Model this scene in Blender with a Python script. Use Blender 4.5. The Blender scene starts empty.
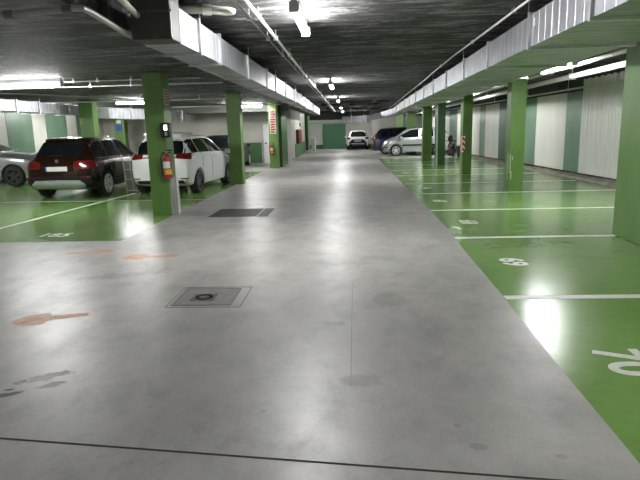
import bpy, bmesh, math, random
from mathutils import Vector, Matrix
from mathutils.bvhtree import BVHTree
random.seed(7)
PI = math.pi
scene = bpy.context.scene
COL = scene.collection

# ------------------------------------------------------------------ materials
def new_mat(name):
    m = bpy.data.materials.new(name); m.use_nodes = True
    nt = m.node_tree
    return m, nt, nt.nodes['Principled BSDF']

def setp(b, **k):
    names = dict(col='Base Color', rough='Roughness', metal='Metallic', coat='Coat Weight', coatr='Coat Roughness',
                 spec='Specular IOR Level', em='Emission Color', ems='Emission Strength', alpha='Alpha', trans='Transmission Weight')
    for a, v in k.items():
        if a in ('col', 'em') and len(v) == 3: v = (*v, 1)
        b.inputs[names[a]].default_value = v

def tex(nt, kind, scale=5, detail=4, rough=.5, stretch=(1, 1, 1), coord='Object', dist=0):
    tc = nt.nodes.new('ShaderNodeTexCoord'); mp = nt.nodes.new('ShaderNodeMapping')
    mp.inputs['Scale'].default_value = stretch
    nt.links.new(tc.outputs[coord], mp.inputs['Vector'])
    t = nt.nodes.new(kind)
    t.inputs['Scale'].default_value = scale
    if kind == 'ShaderNodeTexNoise':
        t.inputs['Detail'].default_value = detail; t.inputs['Roughness'].default_value = rough
        t.inputs['Distortion'].default_value = dist
    nt.links.new(mp.outputs[0], t.inputs['Vector'])
    return t

def ramp(nt, src, stops):
    r = nt.nodes.new('ShaderNodeValToRGB')
    e = r.color_ramp.elements
    while len(e) < len(stops): e.new(.5)
    for i, (p, c) in enumerate(stops):
        e[i].position = p
        if not hasattr(c, '__len__'): c = (c, c, c)
        e[i].color = (*c, 1)
    nt.links.new(src, r.inputs['Fac'])
    return r

def bump(nt, b, src, strength=.3, dist=.02):
    n = nt.nodes.new('ShaderNodeBump'); n.inputs['Strength'].default_value = strength; n.inputs['Distance'].default_value = dist
    nt.links.new(src, n.inputs['Height']); nt.links.new(n.outputs[0], b.inputs['Normal'])
    return n

def mix(nt, fac, a, b, mode='MIX'):
    m = nt.nodes.new('ShaderNodeMix'); m.data_type = 'RGBA'; m.blend_type = mode
    for i, v in ((6, a), (7, b)):
        if hasattr(v, 'links'): nt.links.new(v, m.inputs[i])
        else: m.inputs[i].default_value = (*v, 1)
    if hasattr(fac, 'links'): nt.links.new(fac, m.inputs[0])
    else: m.inputs[0].default_value = fac
    return m.outputs[2]

def plain(name, col, rough=.5, metal=0, noise=.12, scale=6, stretch=(1, 1, 1), **k):
    """a single-colour paint with a little mottling of its own"""
    m, nt, b = new_mat(name)
    setp(b, rough=rough, metal=metal, **k)
    t = tex(nt, 'ShaderNodeTexNoise', scale, 4, .6, stretch)
    lo = tuple(c * (1 - noise) for c in col); hi = tuple(min(1, c * (1 + noise)) for c in col)
    r = ramp(nt, t.outputs['Fac'], [(.3, lo), (.7, hi)])
    nt.links.new(r.outputs[0], b.inputs['Base Color'])
    return m

M = {}
# polished concrete, with cloudy wear, drag marks and dark oil stains of their own
def concrete_floor():
    m, nt, b = new_mat('floor_concrete')
    big = tex(nt, 'ShaderNodeTexNoise', .45, 6, .62, (1, .8, 1), dist=.6)
    mid = tex(nt, 'ShaderNodeTexNoise', 2.6, 9, .74, (1, .7, 1), dist=.25)
    fine = tex(nt, 'ShaderNodeTexNoise', 38, 6, .7)
    c1 = ramp(nt, big.outputs['Fac'], [(.32, (.29, .283, .268)), (.52, (.385, .376, .357)), (.7, (.46, .447, .427))])
    c2 = ramp(nt, mid.outputs['Fac'], [(.30, .74), (.5, 1.0), (.70, 1.15)])
    c = mix(nt, 1.0, c1.outputs[0], c2.outputs[0], 'MULTIPLY')
    c3 = ramp(nt, fine.outputs['Fac'], [(.3, .9), (.7, 1.07)])
    c = mix(nt, .8, c, c3.outputs[0], 'MULTIPLY')
    # oil stains
    geo = nt.nodes.new('ShaderNodeNewGeometry')
    stains = [(-2.07, 3.34, .15, .05, .55), (-1.96, 3.23, .09, .035, .6), (-2.16, 3.10, .09, .03, .5), (-2.2, 3.16, .03, .015, .2),
              (.62, 2.55, .05, .03, 0), (.55, 2.75, .02, .02, 0), (1.0, 2.47, .03, .02, 0), (-.52, 2.9, .02, .015, 0), (.05, 3.3, .14, .08, 0),
              (-1.2, 2.95, .02, .01, 0), (.35, 5.0, .15, .25, 0), (-.15, 4.35, .10, .05, 0), (-2.6, 6.0, .5, .12, .3)]
    wob = tex(nt, 'ShaderNodeTexNoise', 11, 5, .7)
    acc = None
    for (x, y, a, bb, rot) in stains:
        mp = nt.nodes.new('ShaderNodeMapping'); mp.vector_type = 'TEXTURE'
        mp.inputs['Location'].default_value = (x, y, 0); mp.inputs['Rotation'].default_value = (0, 0, rot)
        mp.inputs['Scale'].default_value = (a, bb, 1)
        nt.links.new(geo.outputs['Position'], mp.inputs['Vector'])
        ln = nt.nodes.new('ShaderNodeVectorMath'); ln.operation = 'LENGTH'; nt.links.new(mp.outputs[0], ln.inputs[0])
        ad = nt.nodes.new('ShaderNodeMath'); ad.operation = 'MULTIPLY_ADD'
        nt.links.new(wob.outputs['Fac'], ad.inputs[0]); ad.inputs[1].default_value = 2.6; ad.inputs[2].default_value = -1.3
        sm = nt.nodes.new('ShaderNodeMath'); sm.operation = 'ADD'; nt.links.new(ad.outputs[0], sm.inputs[0]); nt.links.new(ln.outputs['Value'], sm.inputs[1])
        weak = 1.0 if a < .16 and y < 3.4 and x < -1.9 else .25
        rr = nt.nodes.new('ShaderNodeMapRange'); nt.links.new(sm.outputs[0], rr.inputs[0])
        rr.inputs[1].default_value = .8; rr.inputs[2].default_value = 1.15; rr.inputs[3].default_value = weak; rr.inputs[4].default_value = 0
        if acc is None: acc = rr.outputs[0]
        else:
            mx = nt.nodes.new('ShaderNodeMath'); mx.operation = 'MAXIMUM'; nt.links.new(acc, mx.inputs[0]); nt.links.new(rr.outputs[0], mx.inputs[1]); acc = mx.outputs[0]
    c = mix(nt, acc, c, (.03, .028, .022))
    nt.links.new(c, b.inputs['Base Color'])
    r = ramp(nt, mid.outputs['Fac'], [(.3, .44), (.7, .31)])
    nt.links.new(r.outputs[0], b.inputs['Roughness'])
    setp(b, spec=.62)
    bump(nt, b, mid.outputs['Fac'], .12, .02)
    return m
M['concrete'] = concrete_floor()

def green_floor():
    m, nt, b = new_mat('floor_green_epoxy')
    t = tex(nt, 'ShaderNodeTexNoise', .8, 6, .6, dist=.5); t2 = tex(nt, 'ShaderNodeTexNoise', 9, 6, .7)
    c1 = ramp(nt, t.outputs['Fac'], [(.3, (.145, .28, .066)), (.7, (.20, .35, .098))])
    c2 = ramp(nt, t2.outputs['Fac'], [(.25, .85), (.6, 1.05)])
    nt.links.new(mix(nt, .8, c1.outputs[0], c2.outputs[0], 'MULTIPLY'), b.inputs['Base Color'])
    r = ramp(nt, t.outputs['Fac'], [(.3, .17), (.7, .26)]); nt.links.new(r.outputs[0], b.inputs['Roughness'])
    setp(b, spec=.55, coat=.15, coatr=.2)
    bump(nt, b, t2.outputs['Fac'], .05, .01)
    return m
M['green_floor'] = green_floor()

def rough_ceiling():
    m, nt, b = new_mat('ceiling_sprayed_dark')
    t = tex(nt, 'ShaderNodeTexNoise', 13, 8, .75); t2 = tex(nt, 'ShaderNodeTexNoise', .9, 8, .7, (1, 3.2, 1), dist=1.4)
    c1 = ramp(nt, t2.outputs['Fac'], [(.38, (.013, .014, .014)), (.5, (.048, .050, .049)), (.60, (.20, .20, .19))])
    c2 = ramp(nt, t.outputs['Fac'], [(.36, .45), (.64, 1.6)])
    nt.links.new(mix(nt, .9, c1.outputs[0], c2.outputs[0], 'MULTIPLY'), b.inputs['Base Color'])
    setp(b, rough=.75, spec=.4)
    bump(nt, b, t.outputs['Fac'], 1.0, .06)
    return m
M['ceiling'] = rough_ceiling()
M['ceiling_side'] = M['ceiling']

def galvanised(name, axis='Y', base=(.43, .435, .475)):
    """zinc-coated sheet with narrow pressed ribs and dull blotches"""
    m, nt, b = new_mat(name)
    geo = nt.nodes.new('ShaderNodeNewGeometry')
    sp = nt.nodes.new('ShaderNodeSeparateXYZ'); nt.links.new(geo.outputs['Position'], sp.inputs[0])
    ml = nt.nodes.new('ShaderNodeMath'); ml.operation = 'MULTIPLY'; ml.inputs[1].default_value = 2 * PI / .22
    nt.links.new(sp.outputs[axis], ml.inputs[0])
    sn = nt.nodes.new('ShaderNodeMath'); sn.operation = 'SINE'; nt.links.new(ml.outputs[0], sn.inputs[0])
    pk = nt.nodes.new('ShaderNodeMapRange'); nt.links.new(sn.outputs[0], pk.inputs[0])
    pk.inputs[1].default_value = .86; pk.inputs[2].default_value = 1
    t = tex(nt, 'ShaderNodeTexNoise', 2.3, 5, .6, dist=.4); t2 = tex(nt, 'ShaderNodeTexVoronoi', 55)
    c1 = ramp(nt, t.outputs['Fac'], [(.3, tuple(v * .72 for v in base)), (.7, tuple(v * 1.15 for v in base))])
    c2 = ramp(nt, t2.outputs['Distance'], [(.0, .93), (.8, 1.05)])
    cc = mix(nt, 1, c1.outputs[0], c2.outputs[0], 'MULTIPLY')
    nt.links.new(mix(nt, pk.outputs[0], cc, tuple(min(1, v * 1.45) for v in base)), b.inputs['Base Color'])
    setp(b, metal=.75, rough=.42)
    bump(nt, b, pk.outputs[0], .6, .012)
    return m
M['zinc'] = galvanised('galvanised_sheet_along')
M['zinc_x'] = galvanised('galvanised_sheet_across', 'X')
M['zinc_plain'] = plain('zinc_flange', (.62, .63, .64), .35, .8)
M['duct_dark'] = plain('dark_duct_wrap', (.06, .06, .055), .55)

def column_paint(name, col):
    m, nt, b = new_mat(name)
    t = tex(nt, 'ShaderNodeTexNoise', 3, 6, .6, (1, 1, .5)); t2 = tex(nt, 'ShaderNodeTexNoise', 40, 3, .5)
    r = ramp(nt, t.outputs['Fac'], [(.3, tuple(c * .86 for c in col)), (.7, tuple(c * 1.1 for c in col))])
    nt.links.new(r.outputs[0], b.inputs['Base Color'])
    setp(b, rough=.42, spec=.45)
    bump(nt, b, t2.outputs['Fac'], .15, .004)
    return m
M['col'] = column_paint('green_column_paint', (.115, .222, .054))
M['col_dark'] = column_paint('dark_and_shaded_green', (.02, .078, .014))  # dark green; on one right-hand column it holds the shade as colour

def panel_mat(name, col, wl=.11, strength=.25, rough=.45):
    """sheet wall cladding with vertical flutes and faint dirt"""
    m, nt, b = new_mat(name)
    w = nt.nodes.new('ShaderNodeTexWave'); tc = nt.nodes.new('ShaderNodeTexCoord')
    w.bands_direction = 'Y'; w.inputs['Scale'].default_value = 1 / wl / 3.14; w.inputs['Distortion'].default_value = 1.2; w.inputs['Detail'].default_value = 2
    w.inputs['Detail Scale'].default_value = .4
    nt.links.new(tc.outputs['Object'], w.inputs['Vector'])
    t = tex(nt, 'ShaderNodeTexNoise', 1.6, 6, .62, (1, 1, .35))
    r = ramp(nt, t.outputs['Fac'], [(.3, tuple(c * .88 for c in col)), (.7, tuple(min(1, c * 1.06) for c in col))])
    nt.links.new(r.outputs[0], b.inputs['Base Color'])
    setp(b, rough=rough, spec=.4)
    bump(nt, b, w.outputs['Fac'], strength, .012)
    return m
M['panel_white'] = panel_mat('cream_sheet', (.74, .73, .68), strength=.12)
M['panel_pleat'] = panel_mat('pleated_white_sheet', (.78, .78, .75), .075, .8)
M['panel_green'] = panel_mat('grey_green_sheet', (.165, .275, .19), strength=.15)
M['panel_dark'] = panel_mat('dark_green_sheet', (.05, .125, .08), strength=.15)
M['wall_beige'] = plain('beige_wall_paint', (.50, .49, .43), .6, noise=.08, scale=1.5)
M['wall_white'] = plain('white_wall_paint', (.66, .66, .60), .55, noise=.08, scale=1.5)
M['wall_dark'] = plain('dark_wall_tone', (.035, .035, .033), .8)  # plain dark tone for wall backings and the bands atop the far walls
M['green_dado'] = plain('green_dado_paint', (.06, .16, .06), .5)
M['green_door'] = plain('green_shutter_paint', (.085, .25, .125), .5, noise=.06)
M['pale_green'] = plain('pale_green_paint', (.42, .58, .40), .5)
M['concrete_rough'] = plain('raw_concrete', (.26, .24, .20), .85, noise=.5, scale=9)
M['paint_white'] = plain('white_road_paint', (.72, .74, .68), .4, noise=.12, scale=12)
M['paint_faded'] = plain('faded_white_paint', (.46, .45, .43), .45, noise=.2, scale=9)
M['paint_orange'] = plain('faded_orange_paint', (.54, .30, .18), .5, noise=.25, scale=9)
M['joint'] = plain('joint_filler', (.02, .02, .02), .8)
M['cast_iron'] = plain('cast_iron', (.09, .088, .08), .5, .3, noise=.4, scale=30)
M['steel_edge'] = plain('worn_steel_edge', (.17, .16, .145), .45, .4)
M['cover_fill'] = plain('concrete_cover_infill', (.20, .19, .175), .5, noise=.25, scale=14)
M['drain'] = plain('drain_dark_grille', (.07, .072, .072), .5, .3, noise=.3, scale=20)
M['pipe_grey'] = plain('grey_pvc_pipe', (.30, .30, .28), .4)
M['pipe_dark'] = plain('dark_pipe', (.10, .10, .09), .5)
M['pipe_white'] = plain('white_conduit', (.72, .72, .70), .3)
M['pipe_beige'] = plain('beige_pipe', (.48, .46, .40), .4)
M['lamp_body'] = plain('lamp_housing', (.6, .6, .6), .4)
M['red'] = plain('red_enamel', (.30, .012, .01), .3, coat=.5)
M['dark_red'] = plain('dark_red_cabinet', (.09, .01, .012), .4)
M['yellow'] = plain('yellow_label', (.75, .42, .04), .4)
M['white'] = plain('white_plastic', (.75, .75, .75), .4, noise=.04)
M['black'] = plain('black_rubber', (.012, .012, .013), .6)
M['black_gloss'] = plain('black_plastic', (.02, .02, .022), .25)
M['steel'] = plain('brushed_steel', (.52, .53, .54), .3, .9)
M['grey_post'] = plain('pale_grey_guard', (.42, .43, .42), .5)
M['glass'] = plain('tinted_car_glass', (.006, .008, .009), .04, spec=.5)
M['tyre'] = plain('tyre_rubber', (.014, .014, .015), .7)
M['alloy'] = plain('alloy_rim', (.78, .79, .80), .4, .3)
M['alloy_dark'] = plain('dark_alloy_rim', (.10, .105, .12), .3, .8)
M['tail_red'] = plain('red_lens', (.13, .006, .008), .12, coat=1)
M['lens_clear'] = plain('clear_lens', (.60, .62, .66), .08, .3, coat=1)
M['plate_blue'] = plain('blue_plate_strip', (.02, .06, .35), .4)
M['silver_trim'] = plain('silver_painted_trim', (.46, .48, .50), .35, .5)
M['chrome'] = plain('chrome', (.75, .76, .78), .12, 1)
def car_paint(name, col, metal=.4, rough=.3):
    return plain(name, col, rough, metal, noise=.05, scale=30, coat=1, coatr=.04)
M['brown'] = plain('brown_metallic', (.017, .0065, .002), .22, .1, noise=.05, scale=30, coat=.1, coatr=.05, spec=.35)
M['car_white'] = car_paint('white_car_paint', (.74, .75, .76), 0)
M['car_grey'] = car_paint('grey_metallic', (.30, .31, .32), .6)
M['car_silver'] = car_paint('silver_metallic', (.50, .54, .54), .5)
M['car_blue'] = car_paint('dark_blue_metallic', (.012, .016, .06), .4)
M['car_black'] = plain('black_car_paint', (.008, .008, .010), .35, 0, spec=.3)
M['clad'] = plain('black_cladding', (.011, .011, .011), .6, spec=.25)
def lamp_mat(name, s, col=(.98, .98, .965)):
    m, nt, b = new_mat(name); setp(b, col=(.9, .9, .9), em=col, ems=s); return m
M['tube'] = lamp_mat('lit_fluorescent_tube', 60)
M['screen'] = lamp_mat('lit_sign_lens', 1.3)
def hazard_mat():
    m, nt, b = new_mat('red_white_hazard')
    geo = nt.nodes.new('ShaderNodeNewGeometry'); sp = nt.nodes.new('ShaderNodeSeparateXYZ'); nt.links.new(geo.outputs['Position'], sp.inputs[0])
    a = nt.nodes.new('ShaderNodeMath'); a.operation = 'ADD'; nt.links.new(sp.outputs['Z'], a.inputs[0]); nt.links.new(sp.outputs['X'], a.inputs[1])
    s = nt.nodes.new('ShaderNodeMath'); s.operation = 'ADD'; nt.links.new(a.outputs[0], s.inputs[0]); nt.links.new(sp.outputs['Y'], s.inputs[1])
    f = nt.nodes.new('ShaderNodeMath'); f.operation = 'PINGPONG'; nt.links.new(s.outputs[0], f.inputs[0]); f.inputs[1].default_value = .09
    r = ramp(nt, f.outputs[0], [(.0, (.55, .03, .02)), (.045, (.8, .8, .8))]); r.color_ramp.interpolation = 'CONSTANT'
    nt.links.new(r.outputs[0], b.inputs['Base Color']); setp(b, rough=.4); return m
M['hazard'] = hazard_mat()

# ------------------------------------------------------------------ mesh helpers
def total_loc(o):
    v = Vector((0, 0, 0))
    while o is not None: v += o.location; o = o.parent
    return v

def obj(name, bm, mat, parent=None, world=True, smooth=None):
    """link a bmesh as ONE mesh object. World coordinates unless world=False"""
    if world and parent is not None: bmesh.ops.translate(bm, verts=bm.verts, vec=-total_loc(parent))
    me = bpy.data.meshes.new(name); bmesh.ops.recalc_face_normals(bm, faces=bm.faces); bm.to_mesh(me); bm.free()
    o = bpy.data.objects.new(name, me); COL.objects.link(o)
    for m in (mat if isinstance(mat, (list, tuple)) else [mat]): me.materials.append(M[m] if isinstance(m, str) else m)
    if smooth is not None:
        for p in me.polygons: p.use_smooth = True
        me.set_sharp_from_angle(angle=math.radians(smooth))
    if parent is not None: o.parent = parent
    return o

def tag(o, label=None, cat=None, group=None, kind=None):
    if label: o['label'] = label
    if cat: o['category'] = cat
    if group: o['group'] = group
    if kind: o['kind'] = kind
    return o

def thing(name, loc, label, cat, group=None, rz=0):
    o = bpy.data.objects.new(name, None); COL.objects.link(o)
    o.location = loc; o.rotation_euler = (0, 0, rz); o.empty_display_size = .2
    return tag(o, label, cat, group)

def copy_tree(o, parent=None):
    c = o.copy(); COL.objects.link(c); c.parent = parent
    for ch in list(o.children): copy_tree(ch, c)
    return c

def add_box(bm, x0, x1, y0, y1, z0, z1, bev=0, mi=0):
    vs = [bm.verts.new((x, y, z)) for x in (x0, x1) for y in (y0, y1) for z in (z0, z1)]
    fs = [bm.faces.new([vs[i] for i in q]) for q in ((0, 1, 3, 2), (4, 6, 7, 5), (0, 4, 5, 1), (2, 3, 7, 6), (0, 2, 6, 4), (1, 5, 7, 3))]
    for f in fs: f.material_index = mi
    if bev:
        es = set(e for f in fs for e in f.edges)
        r = bmesh.ops.bevel(bm, geom=list(es), offset=bev, segments=2, affect='EDGES', profile=.5)
        for f in r['faces']: f.material_index = mi
    return vs

def box(x0, x1, y0, y1, z0, z1, bev=0):
    bm = bmesh.new(); add_box(bm, x0, x1, y0, y1, z0, z1, bev); return bm

def add_tube(bm, pts, r, n=12, cap=True):
    pts = [Vector(p) for p in pts]; rings = []
    for i, p in enumerate(pts):
        d = (pts[min(i + 1, len(pts) - 1)] - pts[max(i - 1, 0)]).normalized()
        a = Vector((0, 0, 1)) if abs(d.z) < .9 else Vector((1, 0, 0))
        u = d.cross(a).normalized(); v = d.cross(u)
        rr = r[i] if hasattr(r, '__len__') else r
        rings.append([bm.verts.new(p + (u * math.cos(2 * PI * k / n) + v * math.sin(2 * PI * k / n)) * rr) for k in range(n)])
    for a, b in zip(rings, rings[1:]):
        for k in range(n): bm.faces.new((a[k], a[(k + 1) % n], b[(k + 1) % n], b[k]))
    if cap: bm.faces.new(rings[0]); bm.faces.new(rings[-1][::-1])

def tube(pts, r, n=12):
    bm = bmesh.new(); add_tube(bm, pts, r, n); return bm

def add_lathe(bm, prof, c=(0, 0, 0), axis='Z', n=32, closed=False):
    """prof: (radius, along) pairs"""
    c = Vector(c); rings = []
    for r, h in prof:
        ring = []
        for k in range(n):
            a = 2 * PI * k / n; p = (r * math.cos(a), r * math.sin(a), h)
            if axis == 'Y': p = (p[0], p[2], p[1])
            ring.append(bm.verts.new(c + Vector(p)))
        rings.append(ring)
    rr = rings + ([rings[0]] if closed else [])
    for a, b in zip(rr, rr[1:]):
        for k in range(n): bm.faces.new((a[k], a[(k + 1) % n], b[(k + 1) % n], b[k]))
    if not closed: bm.faces.new(rings[0]); bm.faces.new(rings[-1][::-1])

def lathe(prof, c=(0, 0, 0), axis='Z', n=32, closed=False):
    bm = bmesh.new(); add_lathe(bm, prof, c, axis, n, closed); return bm

def add_poly(bm, pts, z0, z1):
    a = [bm.verts.new((x, y, z0)) for x, y in pts]; b = [bm.verts.new((x, y, z1)) for x, y in pts]
    bm.faces.new(a[::-1]); bm.faces.new(b); n = len(pts)
    for i in range(n): bm.faces.new((a[i], a[(i + 1) % n], b[(i + 1) % n], b[i]))

def poly(pts, z0, z1):
    bm = bmesh.new(); add_poly(bm, pts, z0, z1); return bm

def struct(name, bm, mat, parent=None, smooth=None):
    o = obj(name, bm, mat, parent, smooth=smooth)
    if parent is None: o['kind'] = 'structure'
    return o

def text_mesh(body, size, mat, loc, rz, name, parent=None, rot=None, off=.0, ext=.0015, sx=1, shear=0):
    cu = bpy.data.curves.new('lettering', 'FONT'); cu.body = body; cu.size = size; cu.extrude = ext; cu.offset = off
    cu.align_x = 'CENTER'; cu.align_y = 'CENTER'; cu.resolution_u = 6; cu.shear = shear
    t = bpy.data.objects.new('lettering', cu); COL.objects.link(t)
    dg = bpy.context.evaluated_depsgraph_get(); dg.update()
    me = bpy.data.meshes.new_from_object(t.evaluated_get(dg)); bpy.data.objects.remove(t)
    bm = bmesh.new(); bm.from_mesh(me); bpy.data.meshes.remove(me)
    bmesh.ops.scale(bm, vec=(sx, 1, 1), verts=bm.verts)
    mt = Matrix.Rotation(rz, 4, 'Z') if rot is None else rot
    bmesh.ops.transform(bm, matrix=Matrix.Translation(loc) @ mt, verts=bm.verts)
    return obj(name, bm, mat, parent)

# ------------------------------------------------------------------ camera
cam = bpy.data.cameras.new('camera'); co = bpy.data.objects.new('camera', cam); COL.objects.link(co)
RIGHT = Vector((.99826754, .05316039, -.02521706)); DOWN = Vector((-.01426345, -.19715358, -.98026885)); FWD = Vector((-.0570831, .97893025, -.19605377))
mw = Matrix.Identity(4)
for i in range(3):
    mw[i][0] = RIGHT[i]; mw[i][1] = -DOWN[i]; mw[i][2] = -FWD[i]
mw[0][3], mw[1][3], mw[2][3] = 0, 0, 1.58
co.matrix_world = mw
cam.sensor_width = 36; cam.lens = 552 / 640 * 36; cam.clip_start = .05; cam.clip_end = 200
scene.camera = co

# ------------------------------------------------------------------ shell
CZ = 3.05      # aisle ceiling
LZ = 2.72      # lower ceiling on the left
FY0, FY1 = -6.0, 47.0
# floor: concrete with two zones of green paint, one continuous slab
def wallx(y): return 7.27 - .0394 * y
bm = bmesh.new()
def quad(pts, mi, z=0):
    f = bm.faces.new([bm.verts.new((x, y, z)) for x, y in pts]); f.material_index = mi
GE = [(1.33, FY0), (1.34, 2.4), (1.36, 3.4), (1.42, 5.2), (1.46, 7.2), (1.52, 8.6), (1.52, 10.5), (1.48, 17.8), (1.47, 29.3)]
for (xa, ya), (xb, yb) in zip(GE, GE[1:]):
    quad([(-3.5, ya), (xa, ya), (xb, yb), (-3.5, yb)], 0)
    quad([(xa, ya), (8.2, ya), (8.2, yb), (xb, yb)], 1)
quad([(-3.5, 29.3), (8.2, 29.3), (8.2, 50), (-3.5, 50)], 0)
quad([(-18, FY0), (-3.5, FY0), (-3.5, 8.05), (-18, 8.05)], 0)
quad([(-18, 8.05), (-3.5, 8.05), (-3.5, 22.0), (-18, 22.0)], 1)
quad([(-18, 22.0), (-3.5, 22.0), (-3.5, 50), (-18, 50)], 0)
bmesh.ops.remove_doubles(bm, verts=bm.verts, dist=.001)
fl = struct('floor', bm, ['concrete', 'green_floor'])

struct('ceiling', box(-2.45, 8.2, FY0, 50, CZ, CZ + .25), 'ceiling')
struct('ceiling_left', box(-18, -2.45, FY0, 50, LZ, CZ + .25), 'ceiling_side')
# far end
struct('wall_far', box(-6, 1.75, 47, 47.2, 0, CZ), 'wall_white')
struct('wall_far_right', box(1.75, 8.2, 44.0, 47.2, 0, CZ), 'wall_beige')
struct('trim_1', box(-6, 1.75, 46.94, 47.0, 0, .32), 'green_dado')
struct('trim_2', box(-6, 1.75, 46.90, 47.0, 2.02, 2.16), 'pale_green')
d = struct('door_1', box(-2.25, -.36, 46.86, 47.0, .02, 2.02), 'green_door')
bm = bmesh.new()
for k in range(1, 8): add_box(bm, -2.25, -.36, 46.845, 46.862, .02 + k * .25 - .008, .02 + k * .25 + .008)
obj('shutter_rib', bm, 'green_dado', d)
struct('wall_back', box(-12.7, -3.3, 28.0, 28.2, 0, LZ), 'wall_beige')
struct('trim_3', box(-6.3, -4.45, 27.95, 28.0, 0, 1.02), 'green_dado')
d = struct('door_2', box(-4.33, -3.72, 27.94, 28.0, 0, 1.93), 'white')
obj('door_frame', box(-4.40, -4.34, 27.93, 28.0, 0, 1.98), 'grey_post', d)
obj('door_handle', box(-4.27, -4.17, 27.89, 27.94, .95, 1.0), 'black_gloss', d)
# inner corridor wall on the left beyond the piers
struct('wall_corridor', box(-3.55, -3.22, 30.4, 40, 0, LZ), 'wall_white')
struct('trim_4', box(-3.22, -3.18, 32.6, 40, 0, .78), 'green_dado')
struct('wall_near_end', box(-3.62, -3.12, 29.8, 30.2, 0, LZ), 'wall_white')
struct('wall_corridor_end', box(-6, -3.3, 46.0, 46.15, 0, LZ), 'pale_green')
for k, y in enumerate((30.4, 33.2, 37.2, 40.9, 44.6)):
    struct('trim_%d' % (11 + k), box(-1.70, 2.30, y, y + .35, 2.93, CZ), 'ceiling')
struct('trim_16', box(-6, 1.75, 46.85, 47.0, 2.36, CZ), 'wall_dark')  # dark bands added across the top of the far walls
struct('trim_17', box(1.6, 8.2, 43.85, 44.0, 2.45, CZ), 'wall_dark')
struct('wall_behind', box(-18, 8.2, FY0 - .2, FY0, 0, CZ), 'wall_white')

# ---- striped claddings: each sheet a thing of its own
WALL = math.atan(.0394)
bm = poly([(wallx(FY0) + .10, FY0), (8.4, FY0), (8.4, 44), (wallx(44) + .10, 44)], 0, CZ)
struct('wall_right', bm, 'wall_dark')
sheets = [  # y0, y1, mat, label
 (-2.0, 4.6, 'panel_pleat', None), (4.6, 6.2, 'panel_green', None), (6.2, 9.2, 'panel_white', None),
 (9.2, 11.6, 'panel_green', None), (11.6, 16.55, 'panel_pleat', 'tall pleated white wall sheet nearest the camera, behind the big green column'),
 (16.55, 17.6, 'panel_green', 'grey-green wall sheet between the pleated white sheet and the wide cream one'),
 (17.6, 20.05, 'panel_white', 'wide cream wall sheet with a thin vertical seam, right of the scratched column'),
 (20.05, 22.6, 'panel_green', 'grey-green wall sheet hidden partly behind the scratched green column'),
 (22.6, 22.85, 'panel_white', 'thin pale wall strip just left of the scratched green column'),
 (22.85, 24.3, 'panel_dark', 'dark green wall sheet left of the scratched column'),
 (24.3, 26.35, 'panel_white', 'cream wall sheet between the dark green and the narrow grey-green sheet'),
 (26.35, 27.3, 'panel_green', 'narrow grey-green wall sheet between two cream ones'),
 (27.3, 30.5, 'panel_white', 'cream wall sheet just behind the column with red and white stripes'),
 (30.5, 32.0, 'panel_white', 'pale wall sheet left of the column with red and white stripes'),
 (32.0, 34.0, 'panel_green', 'farthest grey-green wall sheet, behind the dark parked two-wheelers'),
 (34.0, 43.0, 'panel_white', 'farthest pale wall sheet, beside the dark green column')]
for y0, y1, mt, lab in sheets:
    if lab is None and y1 < 9: 
        pass
    top = 2.78 if mt == 'panel_pleat' else (2.48 if y0 > 12 else 2.6)
    x0, x1 = wallx(y0), wallx(y1)
    bm = bmesh.new(); n = max(2, int((y1 - y0) / (.05 if mt == 'panel_pleat' else .4)))
    cols = []
    for i in range(n + 1):
        y = y0 + .01 + (y1 - y0 - .02) * i / n
        a = .018 if mt == 'panel_pleat' else .0
        dx = a * math.sin(i * 1.9) + a * .6 * math.sin(i * .73); tz = top + (.02 * math.sin(i * .9) if mt == 'panel_pleat' else 0)
        xx = wallx(y) + dx
        cols.append([bm.verts.new(p) for p in ((xx, y, .16), (xx, y, tz), (xx + .03, y, tz), (xx + .03, y, .16))])
    for a, b in zip(cols, cols[1:]):
        for k in range(4): bm.faces.new((a[k], a[(k + 1) % 4], b[(k + 1) % 4], b[k]))
    bm.faces.new(cols[0]); bm.faces.new(cols[-1][::-1])
    if lab is None: 
        bm.free(); continue
    o = obj('wall_sheet', bm, mt); tag(o, lab, 'wall panel', 'striped sheets along the right wall')
# near stretch of the same wall, outside the frame: only reflects light
struct('trim_5', poly([(wallx(-5), -5), (wallx(-5) + .05, -5), (wallx(11.6) + .05, 11.6), (wallx(11.6), 11.6)], .16, 2.6), 'panel_white')
# raw concrete kerb and rubble edge at the foot of the sheets
bm = bmesh.new(); prev = None; n = 150
for i in range(n + 1):
    y = 8 + 30 * i / n; w = .16 + .05 * random.random(); hh = .03 + .035 * random.random(); x = wallx(y)
    r = [bm.verts.new(p) for p in ((x + .08, y, 0), (x - w, y, 0), (x - w + .03, y, hh), (x + .08, y, hh + .06))]
    if prev:
        for k in range(3): bm.faces.new((prev[k], prev[k + 1], r[k + 1], r[k]))
    prev = r
struct('trim_6', bm, 'concrete_rough')

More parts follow.
